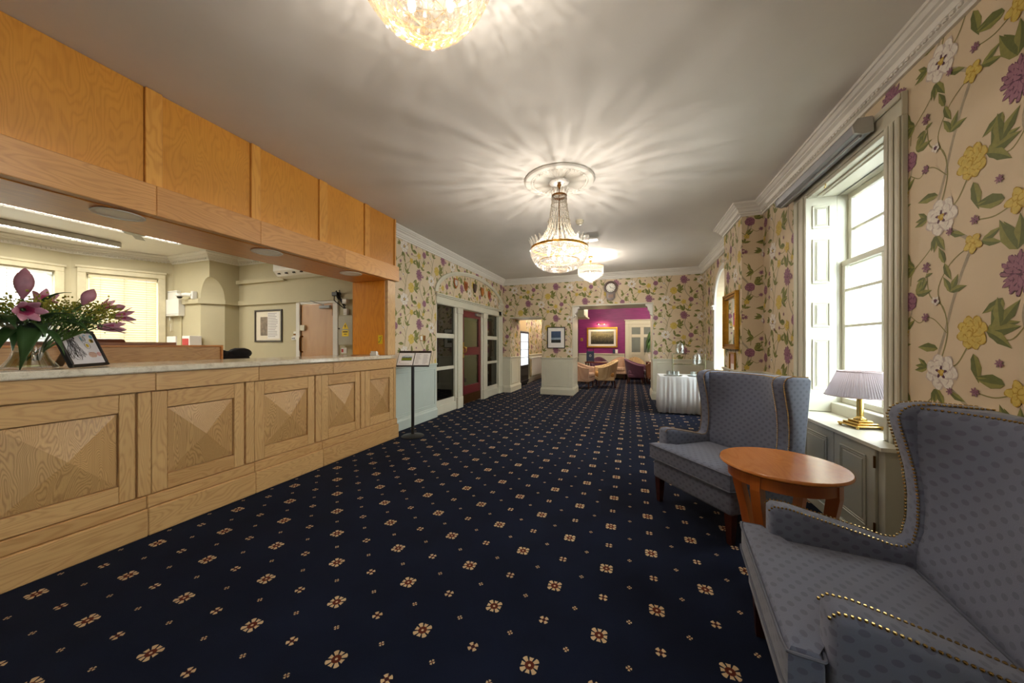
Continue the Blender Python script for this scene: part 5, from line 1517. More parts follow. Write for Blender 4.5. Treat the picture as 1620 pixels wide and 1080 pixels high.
# small drum chandelier further in
CX3, CY3 = -.73, 6.62
t = thing('chandelier', 'small drum-shaped crystal pendant hanging nearer the end wall', 'chandelier', (CX3, CY3, 0))
b = B(); b.lathe([(.001, 2.944), (.05, 2.94), (.045, 2.925), (.012, 2.90)], n=20); b.tube([(0, 0, 2.90), (0, 0, 2.76)], .006, 8); b.lathe([(.001, 2.865), (.03, 2.862), (.02, 2.84), (.005, 2.82)], n=16); ob('stem', b, M_BRASS, t, smooth=True)
bb = band(.235, 2.745, .010, 'top_band', M_GOLD)
b = B()
for k in range(4):
    a = PI * k / 2; b.tube([(0, 0, 2.77), (.235 * math.cos(a), .235 * math.sin(a), 2.75)], .004, 6)
ob('spider_arms', b, M_BRASS, t, smooth=True)
pr = None
for R_, n, z, ln in ((.235, 44, 2.745, .13),):
    for k in range(n):
        a = 2 * PI * k / n
        if pr is None:
            b = B(); b.rings([[(x * .007, y * .012, z_) for x, y in ((1, 0), (0, 1), (-1, 0), (0, -1))] for z_ in (0, -ln + .02)] + [[(x * .001, y * .001, -ln) for x, y in ((1, 0), (0, 1), (-1, 0), (0, -1))]])
            pr = ob('crystal_prism', b, M_CRYS, t); c = pr
        else:
            c = pr.copy(); COL.objects.link(c); c.parent = t
        c.location = (R_ * math.cos(a), R_ * math.sin(a), z); c.rotation_euler = (0, 0, a)
b = B()
for q in range(8):
    u = q / 7; r = .225 - .20 * u; z = 2.62 - .13 * u; n = max(6, int(2 * PI * r / .03))
    for k in range(n):
        a = 2 * PI * (k + .5 * (q % 2)) / n; drop(b, (r * math.cos(a), r * math.sin(a), z), .012, .05)
ob('bowl_drops', b, M_CRYS, t, kind='stuff')
bulbs(t, [(.10 * math.cos(2 * PI * k / 4), .10 * math.sin(2 * PI * k / 4), 2.60) for k in range(4)], 5.5)

# disc chandelier close above the viewer
CX1, CY1 = -.715, 1.055
t = thing('chandelier', 'crystal disc chandelier cut off by the upper edge of the picture', 'chandelier', (CX1, CY1, 0))
b = B(); b.lathe([(.001, 2.944), (.07, 2.94), (.06, 2.92), (.014, 2.90)], n=24); b.tube([(0, 0, 2.90), (0, 0, 2.62)], .007, 8); ob('stem', b, M_BRASS, t, smooth=True)
b = B(); b.lathe([(.012, 2.81), (.10, 2.806), (.20, 2.79), (.225, 2.775), (.23, 2.78), (.205, 2.80), (.10, 2.816), (.012, 2.82)], n=40, caps=(False, False)); ob('added_reflector_dish', b, M_GOLD, t, smooth=True)  # dish added to keep the bulbs from overlighting the ceiling above
TIERS = [(.285, 2.745, 32), (.275, 2.685, 31), (.255, 2.63, 29), (.23, 2.58, 26), (.20, 2.535, 23), (.165, 2.495, 19), (.13, 2.462, 15), (.09, 2.435, 11), (.05, 2.415, 6)]
b = B()
for r, z, n in TIERS:
    b.tube([(r * math.cos(2 * PI * k / 40), r * math.sin(2 * PI * k / 40), z + .004) for k in range(40)], .0016, 5, closed=True)
for k in range(6):
    a = 2 * PI * k / 6
    b.tube([(0, 0, 2.80)] + [(r * math.cos(a), r * math.sin(a), z + .004) for r, z, n in TIERS] + [(0, 0, 2.41)], .0016, 5)
ob('gilt_frame', b, M_BRASS, t, smooth=True)
b = B()  # unseen bead strands added so their shadows streak the ceiling
for k_ in range(22):
    a = 2 * PI * k_ / 22
    for i in range(20):
        u = i / 19; r = .275 - .215 * u ** .7; z = 2.752 + .15 * u
        b.ball((r * math.cos(a), r * math.sin(a), z), (.007, .007, .008), 6, 4)
ob('bead_strands', b, M_STRAND, t, kind='stuff')
dm = None
for q, (r, z, n) in enumerate(TIERS):
    for k in range(n):
        a = 2 * PI * (k + .5 * (q % 2)) / n
        if dm is None:
            b = B(); rr = .033; N_ = 14
            b.rings([[(x, s * math.cos(2 * PI * j / N_), -.030 + s * math.sin(2 * PI * j / N_)) for j in range(N_)] for x, s in ((.001, rr * .55), (.006, rr * .9), (.004, rr), (-.004, rr), (-.006, rr * .9), (-.001, rr * .55))])
            dm = ob('glass_disc', b, M_DISC, t, smooth=True); c = dm
        else:
            c = dm.copy(); COL.objects.link(c); c.parent = t
        c.location = (r * math.cos(a), r * math.sin(a), z); c.rotation_euler = (0, .25 + .5 * q / 8, a)
bulbs(t, [(.13 * math.cos(2 * PI * k / 5), .13 * math.sin(2 * PI * k / 5), 2.60) for k in range(5)], 4.0)

# ceiling fittings
t = thing('smoke_detector', 'small cream smoke detector on the lobby ceiling', 'smoke detector', (-.66, 4.66, ZC))
b = B(); b.lathe([(.055, 0), (.055, -.02), (.045, -.028)], n=24); ob('base', b, M_CREAMPL, t, smooth=True)
b = B(); b.lathe([(.046, -.028), (.044, -.042), (.03, -.055), (.001, -.057)], n=24); ob('cap', b, M_CREAMPL, t, smooth=True)
t = thing('ceiling_camera', 'flat white ceiling unit with a clear cover between the chandeliers', 'ceiling unit', (-.68, 5.40, ZC))
b = B(); b.box((-.05, -.10, -.028), (.07, .0, 0), .006); ob('mount', b, M_WPLASTIC, t)
b = B(); b.box((-.10, -.02, -.048), (.20, .12, -.012), .01); ob('cover', b, M_WPLASTIC, t)

# ================================================================== wing armchairs
def inset_ring(pts, d):
    n = len(pts); out = []
    ar = sum(pts[i][0] * pts[(i + 1) % n][1] - pts[(i + 1) % n][0] * pts[i][1] for i in range(n))
    sg = 1 if ar > 0 else -1
    for i in range(n):
        a, p, c = pts[i - 1], pts[i], pts[(i + 1) % n]
        e1 = (p[0] - a[0], p[1] - a[1]); e2 = (c[0] - p[0], c[1] - p[1])
        l1 = math.hypot(*e1) or 1; l2 = math.hypot(*e2) or 1
        nx = -(e1[1] / l1 + e2[1] / l2) * sg; ny = (e1[0] / l1 + e2[0] / l2) * sg
        l = math.hypot(nx, ny) or 1
        out.append((p[0] + nx / l * d, p[1] + ny / l * d))
    return out
def smooth_poly(pts, it=2):
    for _ in range(it):
        q = []
        n = len(pts)
        for i in range(n):
            a, c = pts[i], pts[(i + 1) % n]
            q += [(a[0] * .75 + c[0] * .25, a[1] * .75 + c[1] * .25), (a[0] * .25 + c[0] * .75, a[1] * .25 + c[1] * .75)]
        pts = q
    return pts
def soft_slab(b, pts, axis, a0, a1, r, mi=0):
    """outline pts extruded between a0 and a1 with rounded edges"""
    prs = []
    for k in range(4):
        t = PI / 2 * k / 3; prs.append((a0 + r * (1 - math.sin(t)), r * (1 - math.cos(t))))
    prs = [(a0 + r * (1 - math.sin(PI / 2 * (3 - k) / 3)), r * (1 - math.cos(PI / 2 * (3 - k) / 3))) for k in range(4)]
    prs = prs[::1]
    seq = sorted([(x, i) for x, i in prs], key=lambda q: q[0])
    seq2 = [(a1 - (x - a0), i) for x, i in seq][::-1]
    rings = []
    for x, i in seq + seq2:
        pp = inset_ring(pts, i) if i > 1e-6 else pts
        rings.append([{'x': (x, p[0], p[1]), 'y': (p[0], x, p[1]), 'z': (p[0], p[1], x)}[axis] for p in pp])
    b.rings(rings, mi=mi)
HW = .36
WING = [(.085, .20), (.085, .56), (.10, .577), (.15, .577), (.28, .55), (.40, .524), (.455, .510), (.487, .512), (.508, .535), (.520, .60), (.521, .69), (.512, .787), (.492, .88), (.475, .95), (.470, .985), (.480, 1.012), (.505, 1.030), (.555, 1.038), (.70, 1.030), (.725, 1.010), (.70, .80), (.66, .50), (.63, .20)]
def wing_chair(lab, loc, rz):
    t = thing('wing_armchair', lab, 'armchair', loc, rz, 'blue-grey wing armchairs')
    # seat base
    b = B(); b.cushion((-HW + .012, .02, .185), (HW - .012, .60, .335), .03); ob('seat_base', b, FAB, t, smooth=True, tri=True)
    # T-shaped seat cushion
    T_ = [(-HW + .005, -.005), (HW - .005, -.005), (HW - .005, .075), (HW - .10, .085), (HW - .104, .50), (-HW + .104, .50), (-HW + .10, .085), (-HW + .005, .075)]
    def dens(pts, n=5):
        out = []
        for i in range(len(pts)):
            a, c = pts[i], pts[(i + 1) % len(pts)]
            out += [(a[0] + (c[0] - a[0]) * k / n, a[1] + (c[1] - a[1]) * k / n) for k in range(n)]
        return out
    T_ = smooth_poly(dens(T_), 1)
    rings = []
    for z, ins in ((.335, .014), (.345, .002), (.36, 0), (.43, 0), (.445, .002), (.457, .012)):
        rings.append([(p[0], p[1], z) for p in inset_ring(T_, ins)])
    for q, z in ((.80, .464), (.5, .472), (.2, .476)):
        rings.append([(p[0] * q, .235 + (p[1] - .235) * q, z) for p in T_])
    b = B(); b.rings(rings); sc = ob('seat_cushion', b, FAB, t, smooth=True, tri=True)
    for z in (.349, .449):
        b = B(); b.tube([(p[0], p[1], z) for p in inset_ring(T_, -.002)], .0045, 6, closed=True); ob('piping', b, mat('piping_cloth', (92, 96, 110), .8), sc, smooth=True)
    # wings with arms
    for sg in (-1, 1):
        b = B(); soft_slab(b, WING, 'x', sg * HW - (.10 if sg > 0 else 0), sg * HW + (.10 if sg < 0 else 0), .024); ob('arm_and_wing', b, FAB, t, smooth=True, tri=True, angle=50)
    # back: hollow surface that runs out into the front edges of the wings
    def wf(z):
        q = [(.20, .50), (.50, .497), (.535, .510), (.60, .521), (.69, .522), (.787, .513), (.88, .493), (.95, .477), (.985, .474), (1.012, .484), (1.06, .50)]
        for (z0, y0), (z1, y1) in zip(q, q[1:]):
            if z <= z1:
                return y0 + (y1 - y0) * max(0, (z - z0)) / (z1 - z0)
        return .5
    fz_ = [.33, .42, .50, .58, .66, .74, .82, .90, .96, 1.0]
    rg = []
    for i in range(21):
        x = (-1 + 2 * i / 20) * (HW - .03); u_ = min(1, abs(x) / (HW - .104)) ** 2.2
        row = []
        for z in fz_:
            yc = .535 + (z - .45) * .17
            ye = max(wf(z) + .012, .51)
            row.append((x, yc * (1 - u_) + ye * u_, z))
        yt = row[-1][1]
        row += [(x, yt + .012, 1.020), (x, yt + .04, 1.031), (x, .70, 1.026), (x, .715, 1.0), (x, .695, .78), (x, .655, .45), (x, .63, .20), (x, .52, .20)]
        rg.append(row)
    b = B(); b.rings(rg); ob('backrest', b, FAB, t, smooth=True, tri=True, angle=60)
    # nails
    b = B()
    edge = WING[1:19]
    L = [0]
    for i in range(1, len(edge)):
        L.append(L[-1] + math.hypot(edge[i][0] - edge[i - 1][0], edge[i][1] - edge[i - 1][1]))
    n = int(L[-1] / .0125)
    for k in range(n):
        s_ = L[-1] * k / (n - 1)
        for i in range(1, len(edge)):
            if L[i] >= s_:
                break
        f_ = (s_ - L[i - 1]) / (L[i] - L[i - 1]); y = edge[i - 1][0] + (edge[i][0] - edge[i - 1][0]) * f_; z = edge[i - 1][1] + (edge[i][1] - edge[i - 1][1]) * f_
        for sg in (-1, 1):
            for xo in (.013, .087):
                b.ball((sg * (HW - xo), y - .0005, z - .001), .0046, 6, 4)
    for k in range(56):
        x_ = -HW + .03 + k * (2 * HW - .06) / 55; u_ = min(1, abs(x_) / (HW - .104)) ** 2.2
        b.ball((x_, .6285 * (1 - u_) + .51 * u_ + .014, 1.022), .0046, 6, 4)
    ob('brass_nails', b, mat('brass_nail', (206, 172, 104), .25, 1.0), t, smooth=True, kind='stuff')
    for x, y, sp in ((-HW + .05, .06, 0), (HW - .05, .06, 0), (-HW + .06, .58, .06), (HW - .06, .58, .06)):
        b = B(); b.rings([[(x + sx * w_, y + oy + sy * w_, z) for sx, sy in ((-1, -1), (1, -1), (1, 1), (-1, 1))] for z, w_, oy in ((0, .016, sp), (.19, .026, 0))]); ob('leg', b, M_DARKWOOD, t)
    return t
wing_chair('blue-grey dotted wing armchair beyond the table, in front of the window cupboard', (.358, 2.665, 0), math.atan2(-.8, .6) + PI * 0)
wing_chair('nearest blue-grey dotted wing armchair with brass nails in the right foreground', (.43, 1.426, 0), math.atan2(-.993, -.116))

# ================================================================== small round table
t = thing('side_table', 'round cherry side table between the two wing armchairs', 'table', (.74, 2.13, 0))
TR, TZ = .275, .635
b = B(); b.lathe([(.001, TZ - .022), (TR - .012, TZ - .022), (TR, TZ - .012), (TR, TZ - .006), (TR - .005, TZ), (.001, TZ)], n=64); ob('tabletop', b, W_TABLE, t, smooth=True)
b = B(); b.lathe([(TR - .055, TZ - .085), (TR - .05, TZ - .087), (TR - .04, TZ - .085), (TR - .04, TZ - .022), (TR - .055, TZ - .022), (TR - .055, TZ - .085)], n=48, caps=(False, False)); ob('apron', b, W_TLEG, t, smooth=True)
for k in range(4):
    a = math.radians(46 + 90 * k); b = B()
    pr_ = [(.215, TZ - .024, .05), (.216, TZ - .10, .05), (.205, TZ - .18, .046), (.175, TZ - .30, .042), (.14, .15, .04), (.135, .05, .038), (.14, 0, .038)]
    rg = []
    for r, z, w_ in pr_:
        rg.append([(r - w_ * .5, -.022, z), (r + w_ * .5, -.022, z), (r + w_ * .5, .022, z), (r - w_ * .5, .022, z)])
    b.rings(rg); b.xf(T(rz=a)); ob('leg', b, W_TLEG, t)

# ================================================================== window cupboard, lamp, blind
CF, CY0_, CY1_, CZ = 1.35, 2.49, 3.60, .668
t = thing('window_cupboard', 'grey-green panelled cupboard under the sash window', 'cupboard', (1.45, 3.05, 0))
b = B(); b.box((CF + .012, CY0_ + .02, 0), (XR - .046, CY1_ - .02, CZ - .022), .002); ob('body', b, M_GREYCUP, t, world=True)
b = B(); b.prism([(CF - .022, CY0_ - .008), (CF - .022, CY1_ + .02), (XR - .046, CY1_ + .02), (XR - .046, WY1 - .004), (XW - .062, WY1 - .004), (XW - .062, WY0 + .036), (XR - .046, WY0 + .036), (XR - .046, CY0_ - .008)], 'z', CZ - .022, CZ); ob('sill_board', b, M_PAINT, t, world=True)
for y0, y1, hy in ((CY0_ + .075, 2.985, CY0_ + .073), (2.993, CY1_ - .13, CY1_ - .128)):
    b = B(); b.box((CF - .004, y0, .08), (CF + .012, y1, CZ - .03), .003); dr = ob('door', b, M_GREYCUP, t, world=True)
    b = B(); pz0, pz1 = .15, CZ - .085
    q0, q1 = y0 + .075, y1 - .075
    framed_rect(b, 'x', CF - .004, q0, q1, pz0, pz1, .012, .009, .003, -1); framed_rect(b, 'x', CF - .004, q0 + .018, q1 - .018, pz0 + .018, pz1 - .018, .006, .006, .002, -1); b.box((CF - .010, q0 + .034, pz0 + .034), (CF - .004, q1 - .034, pz1 - .034), .004)
    iv = LOCS[t.name].inverted(); b.v = [tuple(iv @ Vector(p)) for p in b.v]; ob('raised_panel', b, M_GREYCUP, dr)
    for z in (.14, .53):
        b = B(); b.tube([(CF - .008, hy, z), (CF - .008, hy, z + .07)], .006, 8); b.v = [tuple(iv @ Vector(p)) for p in b.v]; ob('hinge', b, M_BRONZE, dr)
b = B(); b.box((CF - .008, CY0_ + .02, 0), (CF + .012, CY1_ - .02, .075), .004); ob('plinth', b, M_GREYCUP, t, world=True)

LX, LY = 1.525, 3.06
t = thing('table_lamp', 'brass column lamp with a pleated mauve shade on the window sill', 'lamp', (LX, LY, CZ), math.radians(12))
for k, (hw, z0, z1) in enumerate(((.085, .012, .024), (.065, .024, .038), (.046, .038, .052))):
    b = B(); b.box((-hw, -hw, z0), (hw, hw, z1), .004); ob('base_step', b, M_BRASS, t)
for sx in (-1, 1):
    for sy in (-1, 1):
        b = B(); b.ball((sx * .072, sy * .072, .008), .010, 10, 8); ob('ball_foot', b, M_BRASS, t, smooth=True)
b = B(); b.lathe([(.036, .052), (.034, .062), (.022, .070), (.019, .08), (.019, .27), (.024, .275), (.024, .285), (.012, .29), (.012, .34), (.001, .342)], n=24); ob('column', b, M_BRASS, t, smooth=True)
M_SHADE = None
k = NT('pleated_mauve_silk'); k.p.inputs['Base Color'].default_value = lin((146, 140, 148)); k.p.inputs['Roughness'].default_value = .7
tl = k.n('ShaderNodeBsdfTranslucent'); tl.inputs[0].default_value = lin((186, 178, 186)); mx = k.n('ShaderNodeMixShader'); mx.inputs[0].default_value = .35
k.t.links.new(k.p.outputs[0], mx.inputs[1]); k.t.links.new(tl.outputs[0], mx.inputs[2]); k.t.links.new(mx.outputs[0], k.out.inputs[0]); M_SHADE = k.m
b = B(); N_ = 160
b.rings([[((r + (.0022 if j % 2 else -.0022)) * math.cos(2 * PI * j / N_), (r + (.0022 if j % 2 else -.0022)) * math.sin(2 * PI * j / N_), z) for j in range(N_)] for r, z in ((.186, .222), (.118, .392))], caps=(False, False)); ob('shade', b, M_SHADE, t)
for r, z in ((.187, .222), (.119, .392)):
    b = B(); b.tube([(r * math.cos(2 * PI * j / 48), r * math.sin(2 * PI * j / 48), z) for j in range(48)], .004, 6, closed=True); ob('shade_trim', b, mat('mauve_trim', (166, 150, 152), .7), t, smooth=True)
bulbs(t, [(0, 0, .345)], .5, .02)

t = thing('blind_cassette', 'long grey roller blind cassette above the sash window', 'blind', (1.40, 3.3, 2.6))
bz = 2.60
b = B(); b.prism([(XR - .05, bz), (XR - .06, bz + .085), (XR - .125, bz + .085), (XR - .150, bz + .05), (XR - .140, bz + .005), (XR - .10, bz - .008)], 'y', WY0 + .11, WY1 + .30); ob('casing', b, mat('blue_grey_metal', (146, 148, 154), .4, .2), t, world=True)
b = B(); b.prism([(XR - .048, bz - .006), (XR - .055, bz + .09), (XR - .128, bz + .09), (XR - .155, bz + .052), (XR - .145, bz + .0), (XR - .10, bz - .014)], 'y', WY0 + .095, WY0 + .11); ob('end_cap', b, mat('cassette_cap', (170, 168, 162), .5), t, world=True)
b = B(); b.prism([(XR - .048, bz - .006), (XR - .055, bz + .09), (XR - .128, bz + .09), (XR - .155, bz + .052), (XR - .145, bz + .0), (XR - .10, bz - .014)], 'y', WY1 + .30, WY1 + .312); ob('end_cap', b, mat('cassette_cap', (170, 168, 162), .5), t, world=True)
b = B(); b.box((XR - .11, WY0 + .12, bz - .022), (XR - .095, WY1 + .29, bz - .006), .003); ob('bottom_bar', b, M_GREYPL, t, world=True)

# ================================================================== mirror and frame on the pier
t = thing('wall_mirror', 'gilt-framed mirror hung on the papered pier', 'mirror', (PX_, 5.18, 1.2))
my0, my1, mz0, mz1 = 4.88, 5.50, 1.19, 1.93
for r0, dp, wd in ((0, .045, .03), (.03, .030, .025), (.055, .038, .012)):
    b = B(); framed_rect(b, 'x', PX_ - .002, my0 + r0, my1 - r0, mz0 + r0, mz1 - r0, wd, dp, .005, -1); ob('frame_moulding', b, M_GOLD, t, world=True)
b = B()
for q in range(30):
    b.ball((PX_ - .047, my0 + .015, mz0 + .02 + q * .0245), (.006, .008, .009), 6, 4); b.ball((PX_ - .047, my1 - .015, mz0 + .02 + q * .0245), (.006, .008, .009), 6, 4)
ob('carved_beads', b, M_GOLD, t, world=True, kind='stuff')
k = NT('mirror_silver'); k.p.inputs['Base Color'].default_value = (.9, .9, .9, 1); k.p.inputs['Metallic'].default_value = 1; k.p.inputs['Roughness'].default_value = .02
b = B(); b.box((PX_ - .012, my0 + .06, mz0 + .06), (PX_ - .004, my1 - .06, mz1 - .06)); ob('mirror_glass', b, k.m, t, world=True)
t = thing('framed_notice', 'small gilt frame with a notice below the mirror', 'notice', (PX_, 5.15, .8))
b = B(); framed_rect(b, 'x', PX_ - .002, 5.02, 5.28, .78, 1.15, .022, .02, .003, -1); ob('frame', b, M_GOLD, t, world=True)
b = B(); b.box((PX_ - .008, 5.04, .80), (PX_ - .003, 5.26, 1.13)); ob('mount', b, mat('pink_notice', (206, 160, 146), .6), t, world=True)
b = B(); b.box((PX_ - .010, 5.08, .82), (PX_ - .0085, 5.22, 1.0)); ob('sheet', b, M_PAPERSHEET, t, world=True)

# ================================================================== far wall: clock, print, corbels
clx, clz = -.45, 2.60
t = thing('wall_clock', 'dark wooden drop-dial clock on the end wall above the opening', 'clock', (clx, YF, clz))
b = B(); b.lathe([(.105, 0), (.108, .02), (.125, .035), (.152, .035), (.160, .02), (.158, 0)], n=40, caps=(False, False)); b.xf(T(rx=PI / 2)); ob('bezel', b, mat('clock_wood', (74, 44, 26), .35, var=.15), t, smooth=True)
b = B(); b.lathe([(.001, .012), (.11, .012)], n=40, caps=(True, False)); b.xf(T(rx=PI / 2)); ob('dial', b, mat('clock_dial', (232, 228, 216), .4, var=.02), t)
b = B()
for q in range(12):
    a = PI / 6 * q; b.box((-.004, -.016, .078), (.004, -.013, .1)); 
    for i in range(8):
        pass
b = B()
for q in range(12):
    c_ = B(); c_.box((-.004, -.017, .076), (.004, -.013, .098)); c_.xf(Matrix.Rotation(PI / 6 * q, 4, 'Y')); b.add(c_.v, c_.f)
ob('numerals', b, M_INK, t)
for ang, ln, w_ in ((-.5, .05, .005), (1.9, .08, .0035)):
    b = B(); b.box((-w_, -.020, -.01), (w_, -.018, ln)); b.xf(Matrix.Rotation(ang, 4, 'Y')); ob('hand', b, M_INK, t)
b = B(); b.prism([(-.10, -.12), (.10, -.12), (.10, -.24), (.05, -.30), (-.05, -.30), (-.10, -.24)], 'y', -.05, 0); ob('drop_case', b, MATS['clock_wood'], t)
b = B(); b.box((-.055, -.054, -.245), (.055, -.05, -.165)); ob('drop_panel', b, mat('clock_inlay', (120, 80, 48), .4), t)
t = wall_picture('framed_print', 'black-framed blue seascape print on the papered pillar', -1.985, -1.535, 1.16, 1.69, YF, .018, M_BLACK,
    [('mount', .03, .97, .03, .97, M_PAPERSHEET), ('picture', .22, .76, .26, .80, mat('seascape_blue', (60, 84, 116), .5, var=.3, vscale=8)), ('shore', .22, .76, .26, .40, mat('seascape_shore', (44, 52, 52), .5, var=.4, vscale=30)), ('horizon_glow', .22, .76, .40, .50, mat('seascape_glow', (150, 170, 190), .5, var=.2, vscale=20))])
for x, sg, lab in ((-1.345, 1, 'left'), (.465, -1, 'right')):
    b = B(); pr_ = [(0, 0), (.15, 0), (.15, -.04), (.11, -.055), (.095, -.09), (.10, -.12), (.07, -.15), (.045, -.19), (.05, -.22), (.02, -.26), (0, -.27)]
    b.prism([(x + sg * p[0], 2.185 + p[1]) for p in pr_], 'y', YF + .02, YF + .20)
    o = ob('corbel', b, M_WHITE); tag(o, 'scrolled white corbel at the %s end of the lounge opening' % lab, 'corbel', 'corbels of the lounge opening')

# ================================================================== buffet table
BX0, BX1, BY0, BY1, BZ = .50, 1.34, 6.70, 7.32, .675
t = thing('buffet_table', 'white-clothed buffet table against the end wall', 'table', (.95, 7.0, 0))
b = B(); b.box((BX0 + .02, BY0 + .02, BZ - .03), (BX1 - .02, BY1 - .02, BZ - .004)); ob('tabletop', b, W_H, t, world=True)
for x in (BX0 + .06, BX1 - .06):
    for y in (BY0 + .06, BY1 - .06):
        b = B(); b.box((x - .02, y - .02, 0), (x + .02, y + .02, BZ - .03)); ob('leg', b, M_CHROME, t, world=True)
M_CLOTH = mat('white_linen', (228, 230, 234), .8, var=.02, sheen=.2)
per = []
def edge_pts(p, q, n):
    return [(p[0] + (q[0] - p[0]) * i / n, p[1] + (q[1] - p[1]) * i / n) for i in range(n)]
ring_ = edge_pts((BX0, BY0), (BX1, BY0), 60) + edge_pts((BX1, BY0), (BX1, BY1), 44) + edge_pts((BX1, BY1), (BX0, BY1), 60) + edge_pts((BX0, BY1), (BX0, BY0), 44)
cx_, cy_ = (BX0 + BX1) / 2, (BY0 + BY1) / 2
rgs = []
for z, amp, gro in ((BZ, 0, 0), (BZ - .012, .002, .004), (BZ - .12, .008, .010), (BZ - .35, .016, .016), (.02, .022, .022)):
    row = []
    for i, (x, y) in enumerate(ring_):
        ph = i % 11
        w_ = (0 if ph < 8 else -1) * amp + amp * .35 * math.sin(i * 1.3)
        dx, dy = x - cx_, y - cy_
        nx, ny = (0, 0)
        if abs(y - BY0) < 1e-6: ny = -1
        elif abs(y - BY1) < 1e-6: ny = 1
        if abs(x - BX0) < 1e-6: nx = -1
        elif abs(x - BX1) < 1e-6: nx = 1
        row.append((x + nx * (gro + w_), y + ny * (gro + w_), z + (.004 * math.sin(i * .9) if z < .1 else 0)))
    rgs.append(row)
b = B(); b.rings(rgs, caps=(True, False)); o = ob('tablecloth', b, M_CLOTH, smooth=True, angle=60); tag(o, 'pleated white tablecloth over the buffet table', 'tablecloth')
o.modifiers.new('thickness', 'SOLIDIFY').thickness = .002
for x, y in ((.66, 6.86), (1.06, 6.84)):
    for k in range(6):
        px_, py_ = x + (k % 3) * .075, y + (k // 3) * .08
        t = thing('tumbler', 'upturned clear tumbler on the silver tray nearer the ' + ('opening' if x < .8 else 'armchair'), 'glass', (px_, py_, BZ + .012), group='upturned tumblers on the buffet')
        b = B(); b.lathe([(.034, 0), (.031, .075), (.001, .077), (.001, .072), (.028, .070), (.032, .002), (.034, 0)], n=16, caps=(False, False)); ob('bowl', b, M_TABLEGLASS, t, smooth=True)
    t = thing('serving_tray', 'silver tray under the tumblers nearer the %s' % ('opening' if x < .8 else 'armchair'), 'tray', (x + .075, y + .04, BZ + .002))
    b = B(); b.lathe([(.001, 0), (.15, 0), (.165, .008), (.162, .010), (.148, .004), (.001, .004)], n=36); ob('plate', b, M_CHROME, t, smooth=True)
t = thing('drinks_stand', 'thin metal two-shelf stand at the back of the buffet table', 'stand', (1.03, 7.17, BZ))
M_STEEL = mat('dull_green_steel', (112, 110, 84), .35, .8)
for x in (-.27, .27):
    for y in (-.09, .09):
        b = B(); b.tube([(x, y, 0), (x, y, .20 if abs(x) > 1 else .40)], .006, 6); ob('leg', b, M_STEEL, t)
for z, x0, x1 in ((.20, -.27, .27), (.40, -.27, .0)):
    b = B(); b.box((x0, -.09, z), (x1, .09, z + .006)); ob('shelf', b, M_TABLEGLASS, t)
    b = B(); b.tube([(x0, -.09, z), (x1, -.09, z), (x1, .09, z), (x0, .09, z)], .006, 6, closed=True); ob('shelf_rim', b, M_STEEL, t)
for x, z, lab in ((-.14, .406, 'clear glass drinks dispenser on the upper shelf of the stand'), (.15, .206, 'clear glass drinks dispenser on the lower shelf of the stand')):
    t = thing('drinks_dispenser', lab, 'dispenser', (1.03 + x, 7.17, BZ + z))
    b = B(); b.lathe([(.001, 0), (.07, 0), (.078, .01), (.078, .15), (.06, .17), (.058, .17), (.074, .148), (.074, .014), (.001, .008)], n=24); ob('jar', b, M_TABLEGLASS, t, smooth=True)
    b = B(); b.lathe([(.062, .17), (.06, .185), (.02, .195), (.016, .215), (.001, .218)], n=20); ob('lid', b, M_TABLEGLASS, t, smooth=True)
    b = B(); b.tube([(0, -.076, .03), (0, -.105, .03), (0, -.108, .018)], .007, 8); ob('tap', b, M_CHROME, t, smooth=True)

# ================================================================== lounge furniture
def weave(nm, a, c):
    k = NT(nm); o = k.obj()
    ch_ = k.n('ShaderNodeTexChecker'); k.t.links.new(k.mapping(o, (1, 1, 1), rot=(.6, .6, .78)), ch_.inputs[0]); ch_.inputs[1].default_value = lin(a); ch_.inputs[2].default_value = lin(c); ch_.inputs[3].default_value = 42
    k.t.links.new(ch_.outputs[0], k.p.inputs['Base Color']); k.p.inputs['Roughness'].default_value = .85; return k.m
F_CREAM = weave('cream_check_cloth', (214, 190, 150), (176, 146, 108)); F_TAN = weave('tan_weave_cloth', (186, 156, 134), (160, 126, 108)); F_PUR = mat('aubergine_cloth', (82, 38, 66), .8, var=.12, vscale=25, sheen=.2); F_BRN = mat('brown_cloth', (112, 70, 44), .8, var=.12, vscale=25)
F_GOLD = mat('gold_velvet', (176, 128, 66), .7, var=.08)
